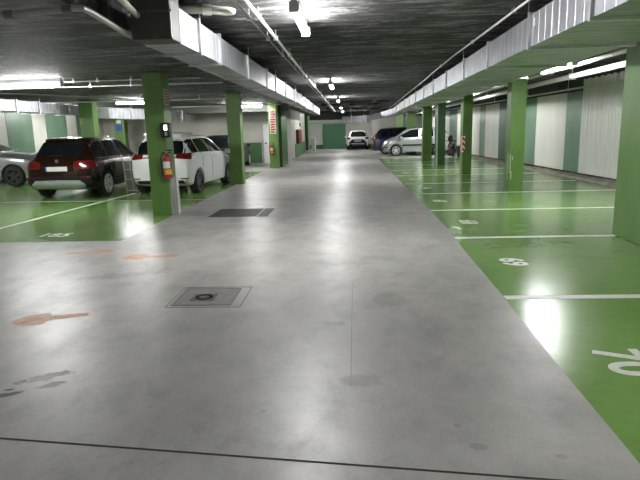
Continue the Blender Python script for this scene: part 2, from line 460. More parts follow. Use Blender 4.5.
# left side wall: same striped look, far left
struct('wall_left', box(-14.2, -14.0, FY0, 28.2, 0, LZ), 'wall_white')
lw = [(13.0, 17.5, 'panel_green', 'green wall sheet at the far left edge, above the grey car'), (17.5, 19.9, 'panel_white', 'white wall sheet above the bonnet of the grey car, cut by the left picture edge'),
      (19.9, 21.6, 'panel_green', 'broad green wall sheet between the grey car and the brown car'), (21.6, 22.6, 'panel_white', 'white wall sheet right of the broad green one, left of the brown car roof'),
      (22.6, 24.3, 'panel_green', 'green wall sheet above the roof of the brown car'), (24.3, 25.2, 'panel_white', 'narrow white wall sheet just left of the green column behind the brown car'),
      (25.2, 26.6, 'panel_green', 'green wall sheet hidden partly by the column behind the brown car'), (26.6, 27.9, 'panel_white', 'white wall sheet in the far left corner beside the corner column')]
for y0, y1, mt, lab in lw:
    if y1 < 18: continue
    o = obj('wall_sheet', box(-12.56, -12.5, y0 + .01, y1 - .01, .1, 2.6), mt); tag(o, lab, 'wall panel', 'striped sheets along the left wall')
struct('wall_left_inner', box(-12.75, -12.56, 17.5, 28.2, 0, LZ), 'wall_dark')

# ------------------------------------------------------------------ columns
def column(x0, x1, y0, y1, label, mat='col', top=CZ, group='green concrete columns', strip=None):
    r = thing('column', ((x0 + x1) / 2, (y0 + y1) / 2, 0), label, 'column', group)
    obj('shaft', box(x0, x1, y0, y1, 0, top, .012), mat, r)
    return r
cR1 = column(3.73, 4.18, 7.12, 8.0, 'big green column cut by the right edge of the picture')
cR2 = column(3.75, 4.10, 13.42, 13.78, 'green column with scraped pale paint near its foot')
bm = bmesh.new()
for (y, z0, z1, w) in ((13.50, .28, .95, .03), (13.56, .62, .90, .025), (13.60, .40, .6, .02), (13.46, .55, .98, .02), (13.53, .30, .48, .03)):
    add_box(bm, 3.746, 3.751, y - w / 2, y + w / 2, z0, z1)
for (x, z0, z1) in ((3.77, .45, .9), (3.80, .3, .5), (3.82, .75, .85)): add_box(bm, x, x + .02, 13.416, 13.421, z0, z1)
obj('scraped_paint', bm, 'pipe_beige', cR2)
cR3 = column(3.76, 4.07, 19.0, 19.45, 'green column with a red and white hazard strip at its corner')
bm = bmesh.new(); add_box(bm, 3.752, 3.762, 19.0, 19.30, .72, 1.25); add_box(bm, 3.752, 3.84, 18.99, 19.0, .72, 1.25)
obj('hazard_strip', bm, 'hazard', cR3)
cR4 = column(3.62, 3.92, 23.4, 24.3, 'green column left of the hazard-striped one, coloured dark for its shade', 'col_dark')  # shade is put into this column's colour
obj('corner_guard', box(3.585, 3.62, 23.45, 23.65, 0, 2.5), 'wall_beige', cR4)
column(3.45, 3.88, 26.9, 27.3, 'mid green column standing in front of the rear of the silver car')
column(3.35, 3.90, 33.35, 33.75, 'pale lit green column rising just behind the silver car roof')
column(3.23, 3.77, 40.0, 40.4, 'farthest pale green column, left above the dark blue car')
cL1 = column(-3.93, -3.55, 10.65, 11.10, 'big green column on the left carrying a fire extinguisher', top=LZ)
column(-3.68, -3.28, 16.75, 17.15, 'green column right of the white hatchback', top=LZ)
cL3 = column(-3.46, -3.08, 23.8, 24.2, 'green column with red lettered board and fire extinguisher', top=LZ)
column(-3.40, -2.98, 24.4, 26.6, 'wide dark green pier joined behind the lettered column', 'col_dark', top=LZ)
column(-9.15, -8.68, 18.7, 19.1, 'green column rising behind the roof of the brown car', top=LZ)
cF = column(-11.1, -10.6, 26.0, 26.4, 'small far green column with a blue notice, left of the white car', top=LZ)
obj('notice', box(-11.02, -10.72, 25.97, 26.0, 1.75, 2.05), 'plate_blue', cF)
obj('notice', box(-10.95, -10.75, 25.97, 26.0, 2.1, 2.25), 'white', cF)
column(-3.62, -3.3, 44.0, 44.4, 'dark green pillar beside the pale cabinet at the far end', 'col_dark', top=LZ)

# ------------------------------------------------------------------ ducts
def duct(name, pts, w, hgt, label, mat, side=1, flange_ys=(), bottom=None, bright=(), group=None):
    """pts: (x, y, zbottom) of the aisle-side lower edge; w measured to `side` in X"""
    r = thing(name, (pts[0][0] + side * w / 2, pts[0][1], pts[0][2]), label, 'duct', group)
    def at(y):
        for a, b in zip(pts, pts[1:]):
            if a[1] <= y <= b[1] + 1e-6:
                t = (y - a[1]) / (b[1] - a[1]); return a[0] + t * (b[0] - a[0]), a[2] + t * (b[2] - a[2])
        return pts[-1][0], pts[-1][2]
    ys = [pts[0][1]] + [y for y in flange_ys] + [pts[-1][1]]
    for ya, yb in zip(ys, ys[1:]):
        (xa, za), (xb, zb) = at(ya), at(yb); bm = bmesh.new(); vs = []
        for (x, y, z) in ((xa, ya + .006, za), (xb, yb - .006, zb)):
            vs.append([bm.verts.new(p) for p in ((x, y, z), (x + side * w, y, z), (x + side * w, y, z + hgt), (x, y, z + hgt))])
        a, b = vs
        for k in range(4): bm.faces.new((a[k], a[(k + 1) % 4], b[(k + 1) % 4], b[k]))
        bm.faces.new(a); bm.faces.new(b[::-1])
        obj('duct_section', bm, mat, r)
    for i, y in enumerate(flange_ys):
        x, z = at(y); bm = bmesh.new(); e = .03; t = .035 if i in bright else .022
        xs = sorted((x - side * e, x + side * w + side * e))
        add_box(bm, xs[0], xs[1], y - t, y + t, z - e, z); add_box(bm, xs[0], xs[1], y - t, y + t, z + hgt, z + hgt + e)
        add_box(bm, xs[0], xs[0] + e, y - t, y + t, z, z + hgt); add_box(bm, xs[1] - e, xs[1], y - t, y + t, z, z + hgt)
        obj('flange', bm, 'zinc_plain', r)
        if i % 2 == 0 and CZ - z - hgt > .05:
            obj('hanger_rod', tube([(x - side * .012, y + .06, z + hgt), (x - side * .012, y + .06, (CZ if x > -2.4 else LZ))], .007, 6), 'zinc_plain', r)
    return r
rf = [2.8, 5.35, 7.19, 9.45, 11.6, 13.93, 16.4, 18.86, 21.6, 24.25, 27.3, 30.5, 33.6]
dR = duct('ventilation_duct', [(2.12, 1.0, 2.5), (2.20, 7.2, 2.5), (2.5, 21.6, 2.5), (2.69, 30.5, 2.5), (2.83, 37.0, 2.47)], 1.22, .37,
     'long wide galvanised duct under the ceiling right of the aisle', 'zinc', 1, rf, bright=(2, 3))
for (y, z) in ((7.05, 2.72), (10.0, 2.70)):
    obj('duct_sticker', box(2.20 + (y - 7.2) * .0208 - .006, 2.20 + (y - 7.2) * .0208 - .001, y - .06, y, z, z + .09), 'white', dR)
lf = [6.86, 7.93, 10.13, 12.41, 13.86, 15.96, 18.98, 21.2, 23.42, 26, 28.9, 32]
dL = duct('ventilation_duct', [(-1.79, 6.12, 2.52), (-1.81, 20, 2.52), (-1.9, 36, 2.52)], .40, .36,
     'narrower galvanised duct under the ceiling left of the aisle', 'zinc', -1, lf, bright=(1, 2))
obj('end_box', box(-2.20, -1.785, 5.80, 6.11, 2.52, CZ, .008), 'duct_dark', dL)
obj('end_flange', box(-2.215, -1.77, 5.785, 5.80, 2.78, 2.80), 'pipe_dark', dL)
obj('corner_seam', box(-1.792, -1.783, 5.785, 5.80, 2.54, 2.99), 'pipe_white', dL)
# cross duct at the far end
bm = bmesh.new(); pth = [(2.83, 37.1, 2.47, .37), (2.1, 39.2, 2.22, .40), (1.2, 40.0, 2.04, .44), (-.55, 40.3, 1.98, .46)]
prev = None
for i, (x, y, z, hh) in enumerate(pth):
    nx, ny = ((0, 1), (.4, .9), (.1, 1), (0, 1))[i]
    r = [bm.verts.new(p) for p in ((x, y, z), (x + (1.2 if i == 0 else nx * .5), y + (0 if i == 0 else ny * .6), z), (x + (1.2 if i == 0 else nx * .5), y + (0 if i == 0 else ny * .6), z + hh), (x, y, z + hh))]
    if prev:
        for k in range(4): bm.faces.new((prev[k], prev[(k + 1) % 4], r[(k + 1) % 4], r[k]))
    else: bm.faces.new(r)
    prev = r
bm.faces.new(prev[::-1])
cd = thing('ventilation_duct', (1, 40, 2), 'short galvanised duct crossing above the small white car at the far end', 'duct')
obj('duct_section', bm, 'zinc_x', cd)
for x, y, z in ((1.0, 40.02, 2.03), (.1, 40.17, 2.0)): obj('flange', box(x - .03, x + .03, y - .05, y + .02, z - .02, z + .5), 'zinc_plain', cd)
obj('hanger_rod', tube([(.1, 40.3, 2.45), (.1, 40.3, CZ)], .012, 6), 'zinc_plain', cd)
# left-hand duct over the cars
d2 = duct('ventilation_duct', [(-9.05, 9.0, 2.3), (-9.25, 14, 2.3), (-9.45, 19.7, 2.3)], .5, .30,
     'galvanised duct above the grey car and the brown car on the far left', 'zinc', -1, [10.5, 12.2, 14.2, 15.4, 16.6, 17.6, 18.6], bright=())
d3 = duct('ventilation_duct', [(-8.42, 19.4, 2.15), (-7.75, 22.0, 2.14), (-7.1, 25.6, 2.13)], .45, .38,
     'bright galvanised duct between the brown car column and the white hatchback', 'zinc', -1, [20.6, 22.0, 23.3, 24.4])

# ------------------------------------------------------------------ pipes
def pipe(name, pts, r, mat, label, group=None, clips=(), n=12):
    t = thing(name, pts[0], label, 'pipe', group)
    obj('tube', tube(pts, r, n), mat, t, smooth=40)
    for (x, y, z, top) in clips:
        bm = bmesh.new(); add_box(bm, x - r - .012, x + r + .012, y - .02, y + .02, z - r - .012, z + r + .012); add_box(bm, x - .008, x + .008, y - .008, y + .008, z + r, top)
        obj('pipe_clip', bm, 'zinc_plain', t)
    return t
ys = [4.2, 5.3, 7.0, 8.6, 10.5, 12.8, 15, 18, 21.5, 25, 29, 33, 37]
pipe('conduit', [(-1.06, 2.5, 2.93), (-1.10, 14, 2.93), (-1.12, 28, 2.93), (-1.12, 45, 2.93)], .022, 'pipe_white', 'white conduit left of the aisle lamps, the right-hand one of the pair', 'paired conduits along the aisle ceiling', [(-1.08, y, 2.93, CZ - .003) for y in ys])
pipe('conduit', [(-1.20, 2.5, 2.94), (-1.22, 14, 2.94), (-1.24, 28, 2.94), (-1.24, 45, 2.94)], .014, 'pipe_grey', 'thin grey conduit beside the thicker white one, nearer the left duct', 'paired conduits along the aisle ceiling', [(-1.215, y + .1, 2.94, CZ - .003) for y in ys])
rp = [(2.02, 2, 3.0), (2.08, 5, 3.0), (2.12, 8.4, 3.0), (2.15, 12, 3.0), (2.24, 16, 2.99), (2.25, 16.4, 2.97), (2.35, 20, 2.98), (2.48, 26, 2.97), (2.65, 32, 2.97), (2.75, 40, 2.9)]
pipe('conduit', rp, .016, 'pipe_white', 'thin pale conduit above the top edge of the wide right duct', None, [(2.09, 6.2, 3.0, CZ), (2.11, 7.6, 3.0, CZ), (2.14, 10.2, 3.0, CZ), (2.2, 14.0, 2.995, CZ), (2.33, 19, 2.98, CZ)])
# big drain pipes at the top left
pA = [(-7.0, 5.50, 2.56), (-4.5, 4.99, 2.56), (-2.85, 4.65, 2.56), (-2.16, 4.50, 2.56), (-2.08, 4.50, 2.56), (-2.08, 4.60, 2.56), (-2.22, 5.7, 2.57), (-2.27, 6.3, 2.58), (-2.33, 9, 2.58), (-2.36, 14, 2.58), (-2.38, 20, 2.58)]
tA = pipe('drain_pipe', pA, .026, 'pipe_grey', 'grey drain pipe bending from the top left corner towards the left duct')
for (x, y) in ((-2.75, 4.63), (-2.2, 4.51)): obj('pipe_collar', tube([(x - .04, y + .008, 2.56), (x + .04, y - .008, 2.56)], .036), 'pipe_dark', tA)
pipe('drain_pipe', [(-6.8, 4.95, 2.66), (-3.0, 4.45, 2.66), (-2.2, 4.36, 2.66), (-2.0, 4.34, 2.70)], .022, 'pipe_beige', 'pale pipe skirting the top left picture edge above the thicker grey one')
pipe('drain_pipe', [(-1.75, 3.9, 2.75), (-1.95, 4.8, 2.75), (-2.11, 5.76, 2.75)], .03, 'pipe_beige', 'beige pipe slanting into the dark near end of the left duct')
tB = pipe('drain_pipe', [(-2.05, 6.6, 2.97), (-1.78, 6.65, 2.97), (-1.60, 6.7, 2.97), (-1.45, 6.85, 2.98), (-1.42, 7.1, 3.03)], .05, 'pipe_beige', 'short fat pale pipe elbow at the top edge, above the left duct')
obj('pipe_collar', tube([(-1.68, 6.68, 2.97), (-1.58, 6.71, 2.97)], .062), 'pipe_white', tB)
# transverse conduits on the left ceiling
pipe('conduit', [(-12, 11.35, 2.66), (-3.0, 11.35, 2.66)], .012, 'pipe_white', 'white conduit crossing in line with the nearest left lamp', 'conduits across the left ceiling', [(x, 11.35, 2.66, LZ) for x in (-5.6, -5.1, -4.4)])
pipe('conduit', [(-12, 12.1, 2.62), (-2.7, 12.1, 2.62)], .012, 'pipe_white', 'white conduit crossing just beyond the nearest left lamp', 'conduits across the left ceiling', [(x, 12.1, 2.62, LZ) for x in (-5.6, -4.7)])
pipe('conduit', [(-12, 17.6, 2.64), (-2.7, 17.6, 2.60)], .016, 'pipe_white', 'conduit passing just behind the top of the column beside the white hatchback', 'conduits across the left ceiling', [(x, 17.6, 2.62, LZ) for x in (-6.6, -4.7)])
pipe('conduit', [(-7.0, 22.0, 2.6), (-2.7, 22.0, 2.58)], .02, 'pipe_beige', 'conduit crossing below the ceiling in front of the back lamp', 'conduits across the left ceiling')
pipe('conduit', [(-9.0, 13.0, 2.66), (-7.4, 15.8, 2.66), (-6.6, 18.3, 2.66)], .02, 'pipe_grey', 'slanting conduit between the two left lamps', 'conduits across the left ceiling')
struct('trim_7', box(-12, -2.7, 24.7, 24.95, 2.42, LZ), 'pipe_dark')
struct('trim_8', box(-12, -3.6, 27.7, 27.98, 2.52, LZ), 'pipe_dark')
# trays and rods along the right wall
pipe('cable_tray', [(4.30, 2, 2.66), (4.30, 12, 2.66), (4.32, 20, 2.64), (4.35, 42, 2.62)], .035, 'pipe_white', 'white pipe just right of the wide duct, level with the tube lamps', 'pipes above the right bays', [(4.30, y, 2.66, CZ) for y in (6, 9, 12.5, 16, 20, 24)], n=8)
pipe('cable_tray', [(4.75, 2, 2.56), (4.75, 12, 2.56), (4.75, 20, 2.55), (4.75, 42, 2.52)], .055, 'pipe_white', 'thicker metal pipe between the white pipe and the wall sheets', 'pipes above the right bays', [(4.75, y, 2.555, CZ) for y in (6, 9, 12.5, 16, 20, 24)], n=8)
pipe('hanging_rail', [(wallx(8) - .07, 8, 2.56), (wallx(16) - .07, 16, 2.56), (wallx(42) - .07, 42, 2.54)], .028, 'pipe_white', 'white rail along the top of the right wall sheets', None, [(wallx(y) - .07, y, 2.56, 2.9) for y in (17.4, 20.8, 24.8, 29)])
# bundle of loose cable above the cream sheet
bm = bmesh.new()
for k in range(5):
    pts = []
    for i in range(14):
        a = i / 13 * 2 * PI; pts.append((6.30 - .05 * math.sin(a * 2 + k), 18.0 + .75 * math.cos(a) + .1 * k, 2.66 + .06 * math.sin(a) + .012 * k))
    add_tube(bm, pts, .011, 6)
tag(obj('cable_bundle', bm, 'black'), 'loose loops of dark cable lying on the rail above the cream wall sheet', 'cables')

# ------------------------------------------------------------------ lamps
def lamp(cx, cy, z, length, along, label, group, tr=.035):
    t = thing('tube_lamp', (cx, cy, z), label, 'ceiling lamp', group)
    h = length / 2
    def bx(a, b, w, z0, z1): return box(cx - w, cx + w, cy + a, cy + b, z0, z1, .004) if along == 'Y' else box(cx + a, cx + b, cy - w, cy + w, z0, z1, .004)
    obj('housing', bx(-h, h, .028, z + .03, z + (.07 if cx > 2 else (.16 if z > 2.8 else .12))), 'lamp_body', t)
    obj('tube', tube([(cx, cy - h + .04, z), (cx, cy + h - .04, z)] if along == 'Y' else [(cx - h + .04, cy, z), (cx + h - .04, cy, z)], tr, 14), 'tube', t, smooth=40)
    for s in (-1, 1): obj('end_cap', bx(s * h - .02 if s > 0 else -h - .02, h + .02 if s > 0 else -h + .02, .055, z - .045, z + .07), 'lamp_body', t)
    if z < CZ - .08 and cx > -2.4:
        for q in (-h + .2, h - .2): obj('hanger_rod', tube([(cx, cy + q, z + .068), (cx, cy + q, CZ)], .006, 6), 'zinc_plain', t)
    return t
aisle = [(-.6, -1.5), (-.59, 7.2), (-.56, 17.6), (-.54, 26.6), (-.55, 35.2), (-.52, 42.9)]
al = [None, 'nearest aisle ceiling lamp, a long lit tube cut by the top edge', 'second aisle lamp from the front, small bright tube', 'third aisle lamp from the front', 'fourth aisle lamp from the front, a small spot', 'farthest aisle lamp above the far end']
for (x, y), lb in zip(aisle, al):
    lamp(x, y, 2.89, 1.6, 'Y', lb or 'unseen aisle lamp added for fill, above and behind the viewer', 'lamps over the aisle', .045)  # the lamp behind the viewer is unseen, added as fill
for x, y, lb in ((-6.5, 11.15, 'left ceiling lamp nearest the camera, cut by the left edge'), (-6.95, 18.4, 'left ceiling lamp half hidden by the big extinguisher column'),
                 (-4.35, 23.2, 'left ceiling lamp between the two columns right of the white hatchback'), (-12.0, 14.0, 'left ceiling lamp outside the left edge over the grey car'), (-9.0, 4.0, 'left ceiling lamp near the viewer outside the frame'), (-10.9, 22.4, 'lamp added to light the left wall sheets, behind the column at the brown car')):  # last lamp of the list is added to brighten the striped walls
    lamp(x, y, 2.60, 1.5, 'X', lb, 'lamps over the left bays')
for y, lb in ((1.9, 'unseen right bay lamp added for light, beside the near column'), (11.2, 'right bay lamp beyond the big right column'), (19.8, 'right bay lamp behind the scratched column'), (30.3, 'right bay lamp behind the hazard-striped column'), (37.5, 'farthest right bay lamp over the dark blue car')):  # first lamp of the list is out of view, added for its light
    lamp(3.98 if y < 25 else 4.12, y, 2.62, 1.6, 'Y', lb, 'lamps over the right bays')

# ------------------------------------------------------------------ floor markings
Z1 = .0015
def mark(name, bm, mat, label, cat, group=None): return tag(obj(name, bm, mat), label, cat, group)
lines = [(5.03, 1.42, 6.6, 'bay line between numbers 70 and 69, the nearest and widest on the right'), (7.90, 1.49, 6.6, 'bay line between numbers 69 and 68, running to the big right column'),
         (10.62, 1.53, 6.55, 'bay line between numbers 68 and 67'), (13.38, 1.53, 6.4, 'bay line between numbers 67 and 66, ending at the scratched column'),
         (15.85, 1.53, 6.3, 'bay line just beyond the scratched column, between numbers 66 and 65'), (18.6, 1.49, 6.2, 'bay line just in front of the hazard-striped column'),
         (21.0, 1.49, 6.1, 'bay line between the hazard-striped and the dark green column'), (23.9, 1.6, 3.5, 'bay line beside the dark green column'), (25.9, 1.7, 6.0, 'farthest bay line, in front of the silver car')]
for i, (y, x0, x1, lb) in enumerate(lines):
    w = .055
    mark('bay_line', poly([(x0, y - w), (x1, y - w + .03), (x1, y + w + .03), (x0, y + w)], .0003, Z1), 'paint_white', 'white ' + lb, 'painted line', 'white bay lines on the right')
mark('bay_line', poly([(-6.34, 8.6), (-6.24, 8.6), (-5.85, 14.78), (-5.95, 14.78)], .0003, Z1), 'paint_white', 'white line between the brown car and the white hatchback', 'painted line', 'white bay lines on the left')
mark('bay_line', poly([(-8.7, 13.20), (-3.5, 13.0), (-3.5, 13.07), (-8.7, 13.27)], .0003, Z1), 'paint_faded', 'thin white cross line behind the tails of the brown and white cars', 'painted line', 'white bay lines on the left')
nums = [('70', 3.58, 1.82), ('69', 6.42, 1.88), ('68', 9.26, 1.95), ('67', 12.0, 1.90), ('66', 14.6, 1.95), ('65', 17.25, 1.95), ('64', 19.8, 1.95)]
for s, y, x in nums:
    # digits read from the aisle: their tops point to the wall
    o = text_mesh(s, .45 if s == '70' else .38, 'paint_white', (x, y, .0008), -PI / 2, 'bay_number', off=.012, ext=.0007, sx=1.0)
    tag(o, f'white painted number {s} on the green floor', 'painted number', 'bay numbers on the right')
o = text_mesh('185', .42, 'paint_white', (-4.83, 8.60, .0008), 0, 'bay_number', off=.008, ext=.0007, sx=.85)
tag(o, 'white painted number 185 on the green floor left of the big column', 'painted number')

def arrow(x, y, ang, L, w, mat, label):
    """painted arrow: shaft with a broad head, tip at the start"""
    pts = [(0, .02), (.12, .15), (.30, .17), (.33, w), (L, w * .8), (L, -w * .8), (.30, -w), (.30, -.15), (.08, -.12)]
    c, s = math.cos(ang), math.sin(ang)
    mark('floor_arrow', poly([(x + c * a - s * b, y + s * a + c * b) for a, b in pts], .0003, Z1), mat, label, 'painted arrow', 'worn arrows on the concrete floor')
arrow(-2.98, 4.42, .35, .64, .06, 'paint_orange', 'faded orange floor arrow nearest the camera at the left edge')
arrow(-3.28, 7.35, PI + .25, .64, .06, 'paint_orange', 'faded orange floor arrow just below the number 185')
arrow(-3.02, 6.90, .1, .75, .06, 'paint_orange', 'faded orange floor arrow in front of the big extinguisher column')
for (p, lb) in (([(-3.15, 14.95), (-3.0, 15.0), (-2.62, 14.35), (-1.80, 14.85), (-1.85, 14.98), (-2.62, 14.62)], 'faded white check-shaped floor mark right of the white hatchback'),
                ([(-1.15, 14.35), (-.1, 15.2), (.95, 14.55), (.80, 14.38), (-.1, 14.95), (-1.05, 14.25)], 'faded white chevron mark in the middle of the aisle')):
    mark('floor_arrow', poly(p, .0003, Z1), 'paint_faded', lb, 'painted mark')

struct('trim_9', poly([(-4.5, 2.90), (-1.9, 2.605), (.88, 2.295), (1.33, 2.24), (1.33, 2.225), (.88, 2.28), (-1.9, 2.59), (-4.5, 2.885)], .0002, .0012), 'joint')
# thin saw-cut along the aisle and across
struct('trim_10', poly([(-.02, 3.2), (-.016, 3.2), (.006, 5.6), (.002, 5.6)], .0002, .0008), 'cover_fill')

# manhole cover
t = thing('manhole_cover', (-1.4, 5.15, 0), 'square steel-framed manhole cover set in the concrete aisle', 'manhole cover')
def ring(bm, x0, x1, y0, y1, w, z0, z1):
    add_box(bm, x0, x1, y0, y0 + w, z0, z1); add_box(bm, x0, x1, y1 - w, y1, z0, z1)
    add_box(bm, x0, x0 + w, y0 + w, y1 - w, z0, z1); add_box(bm, x1 - w, x1, y0 + w, y1 - w, z0, z1)
bm = bmesh.new(); ring(bm, -1.74, -1.03, 4.80, 5.47, .012, .0003, .003); obj('outer_frame', bm, 'cover_fill', t)
bm = bmesh.new(); ring(bm, -1.70, -1.13, 4.86, 5.42, .014, .0003, .004); obj('frame', bm, 'steel_edge', t)
obj('cover_plate', box(-1.684, -1.146, 4.876, 5.404, .0002, .0025), 'cover_fill', t)
obj('keyhole_plate', box(-1.56, -1.33, 5.0, 5.22, .0025, .005), 'cast_iron', t)
bm = bmesh.new(); add_lathe(bm, [(.055, .005), (.085, .005), (.085, .008), (.055, .008)], (-1.445, 5.11, 0), n=24, closed=True); obj('lifting_ring', bm, 'black_gloss', t)
# drain grate
t = thing('drain_grate', (-2.15, 10.8, 0), 'long dark drain grate in the floor right of the big extinguisher column', 'drain grate')
obj('grate_panel', box(-2.72, -1.80, 10.25, 11.3, .0003, .004), 'drain', t)
obj('grate_panel', box(-1.78, -1.58, 10.22, 11.3, .0003, .004), 'drain', t)
bm = bmesh.new()
for k in range(11): add_box(bm, -2.70, -1.82, 10.30 + k * .095, 10.32 + k * .095, .004, .007)
obj('grate_bars', bm, 'cast_iron', t)

# ------------------------------------------------------------------ fittings on the left columns
def extinguisher(x, y, z, label, s=1.0):
    t = thing('fire_extinguisher', (x, y, z), label, 'fire extinguisher', 'wall-hung fire extinguishers')
    r = .078 * s
    prof = [(.5 * r, 0), (r, .012), (r, .33 * s), (.93 * r, .37 * s), (.65 * r, .405 * s), (.32 * r, .425 * s), (.3 * r, .45 * s)]
    obj('cylinder', lathe([(a, z + b) for a, b in prof], (x, y, 0), n=24), 'red', t, smooth=40)
    obj('valve', box(x - .02, x + .02, y - .02, y + .02, z + .45 * s, z + .49 * s, .004), 'steel', t)
    obj('handle', box(x - .02, x + .10 * s, y - .012, y + .012, z + .49 * s, z + .51 * s, .003), 'black_gloss', t)
    obj('handle', box(x - .02, x + .09 * s, y - .012, y + .012, z + .455 * s, z + .47 * s, .003), 'black_gloss', t)
    pts = [(x - .02, y - .02, z + .46 * s), (x - .07, y - .05, z + .46 * s), (x - .10 * s, y - .05, z + .38 * s), (x - .095 * s, y - .03, z + .18 * s), (x - .09 * s, y - .02, z + .06 * s)]
    obj('hose', tube(pts, .011, 8), 'black', t, smooth=40)
    for nm, z0, z1, mt, a0, a1 in (('label_band', .08, .17, 'yellow', -1.9, -.2), ('label_sheet', .19, .31, 'white', -2.3, -.6)):
        bm = bmesh.new(); pr = None
        for i in range(9):
            a = a0 + (a1 - a0) * i / 8
            q = [bm.verts.new((x + (r + .003) * math.cos(a), y + (r + .003) * math.sin(a), z + h * s)) for h in (z0, z1)]
            if pr: bm.faces.new((pr[0], q[0], q[1], pr[1]))
            pr = q
        obj(nm, bm, mt, t)
    return t
extinguisher(-3.53, 10.56, .72, 'red fire extinguisher hanging on the big left column beside the white hatchback', 1.08)
extinguisher(-3.34, 23.70, .56, 'small red fire extinguisher hanging on the far lettered column')
# bracket between extinguisher and column
t = thing('column_guard', (-3.49, 10.85, 0), 'pale grey upright guard profile at the foot of the big left column', 'corner guard')
bm = bmesh.new(); add_box(bm, -3.55, -3.535, 10.70, 11.0, 0, .72); add_box(bm, -3.55, -3.43, 10.80, 10.82, 0, .72)
obj('profile', bm, 'grey_post', t); obj('edge_lip', box(-3.445, -3.43, 10.76, 10.86, 0, .72), 'white', t)
t = thing('alarm_box', (-3.45, 10.85, 1.48), 'black wall box with a small lit lens on the big left column', 'alarm box')
obj('case', box(-3.60, -3.42, 10.50, 10.65, 1.50, 1.78, .02), 'black_gloss', t)
obj('lens', box(-3.52, -3.46, 10.485, 10.50, 1.64, 1.74, .008), 'screen', t)
obj('button_plate', box(-3.51, -3.465, 10.49, 10.50, 1.54, 1.61), 'steel', t)
t = thing('column_sign', (-3.545, 10.85, 2.1), 'narrow upright sign with red lettering high on the big left column', 'sign')
obj('board', box(-3.55, -3.535, 10.70, 10.95, 2.12, 2.42), 'pipe_beige', t)
for k in range(5): obj('letter_row', box(-3.535, -3.531, 10.74, 10.92, 2.15 + k * .055, 2.18 + k * .055), 'red', t)
t = thing('column_sign', (-3.27, 23.79, 1.4), 'tall upright board with red lettering on the far green column', 'sign')
obj('board', box(-3.40, -3.13, 23.775, 23.795, 1.45, 2.50), 'pipe_beige', t)
rr = Matrix.Rotation(-PI / 2, 4, 'Y') @ Matrix.Rotation(PI / 2, 4, 'X')
for k in range(9):
    z = 1.50 + k * .105
    obj('letter_row', box(-3.36, -3.20 + .03 * (k % 2), 23.768, 23.775, z, z + .06), 'red', t)
t = thing('hose_cabinet', (-3.15, 33.6, .8), 'dark red hose reel cabinet on the white wall beyond the dark pier', 'hose cabinet')
obj('case', box(-3.215, -3.05, 33.3, 35.4, .78, 1.62, .01), 'dark_red', t)
obj('door_panel', box(-3.05, -3.035, 33.4, 35.3, .80, 1.54), 'red', t)
t = thing('wall_clock', (-3.2, 36.5, 1.9), 'small round dark disc high on the white wall beyond the hose cabinet', 'wall device')
bm = bmesh.new(); add_lathe(bm, [(.13, 0.001), (.13, .05)], (0, 0, 0), n=20); bmesh.ops.rotate(bm, verts=bm.verts, matrix=Matrix.Rotation(PI / 2, 3, 'Y')); bmesh.ops.translate(bm, verts=bm.verts, vec=(-3.22, 36.0, 1.92)); obj('disc', bm, 'black_gloss', t)
t = thing('cabinet', (-2.9, 44.0, 0), 'pale waist-high cabinet at the far end left of the green shutter', 'cabinet')
obj('body', box(-3.05, -2.72, 43.8, 44.3, .04, .98, .01), 'white', t); obj('plinth', box(-3.02, -2.75, 43.85, 44.3, 0, .04), 'black', t)
obj('door_panel', box(-3.02, -2.75, 43.785, 43.8, .1, .92), 'grey_post', t)

# wire panel stand between the cars
t = thing('wire_panel', (-6.05, 15.0, 0), 'grey metal panel stand leaning between the brown car and the white hatchback', 'panel stand')
def slant(z): return -.12 * z
PH = 1.05
def lean_box(bm, x0, x1, z0, z1, y0, y1):
    vs = add_box(bm, x0, x1, y0, y1, z0, z1)
    for v in vs: v.co.x += -.10 * v.co.z; v.co.y += .08 * v.co.z
bm = bmesh.new()
lean_box(bm, -6.17, -6.145, 0, PH, 14.90, 14.92); lean_box(bm, -5.83, -5.805, 0, PH, 14.90, 14.92)
for z in (.05, .36, .62, .86, .98): lean_box(bm, -6.145, -5.83, z, z + .025, 14.90, 14.92)
lean_box(bm, -5.98, -5.965, .05, PH, 14.90, 14.92)
obj('frame', bm, 'pipe_grey', t)
bm = bmesh.new()
for z0, z1 in ((.08, .36), (.39, .62), (.65, .86)): lean_box(bm, -6.145, -5.83, z0, z1, 14.92, 14.93)
obj('infill_sheet', bm, 'pipe_dark', t)
obj('name_strip', (lambda b: (lean_box(b, -6.14, -5.84, .885, .955, 14.89, 14.90), b)[1])(bmesh.new()), 'white', t)
bm = bmesh.new(); add_tube(bm, [(-6.05, 14.99, .95), (-6.0, 15.35, .0)], .012, 6); obj('prop', bm, 'pipe_dark', t)

# ------------------------------------------------------------------ cars
def interp(keys, x):
    """monotone cubic through (x, v) keys"""
    xs = [k[0] for k in keys]; ys_ = [k[1] for k in keys]; n = len(xs)
    if x <= xs[0]: return ys_[0]
    if x >= xs[-1]: return ys_[-1]
    d = [(ys_[i + 1] - ys_[i]) / (xs[i + 1] - xs[i]) for i in range(n - 1)]
    m = [d[0]] + [0 if d[i - 1] * d[i] <= 0 else 2 * d[i - 1] * d[i] / (d[i - 1] + d[i]) for i in range(1, n - 1)] + [d[-1]]
    for i in range(n - 1):
        if x <= xs[i + 1]:
            h = xs[i + 1] - xs[i]; t = (x - xs[i]) / h
            return ((2 * t ** 3 - 3 * t * t + 1) * ys_[i] + (t ** 3 - 2 * t * t + t) * h * m[i] + (-2 * t ** 3 + 3 * t * t) * ys_[i + 1] + (t ** 3 - t * t) * h * m[i + 1])

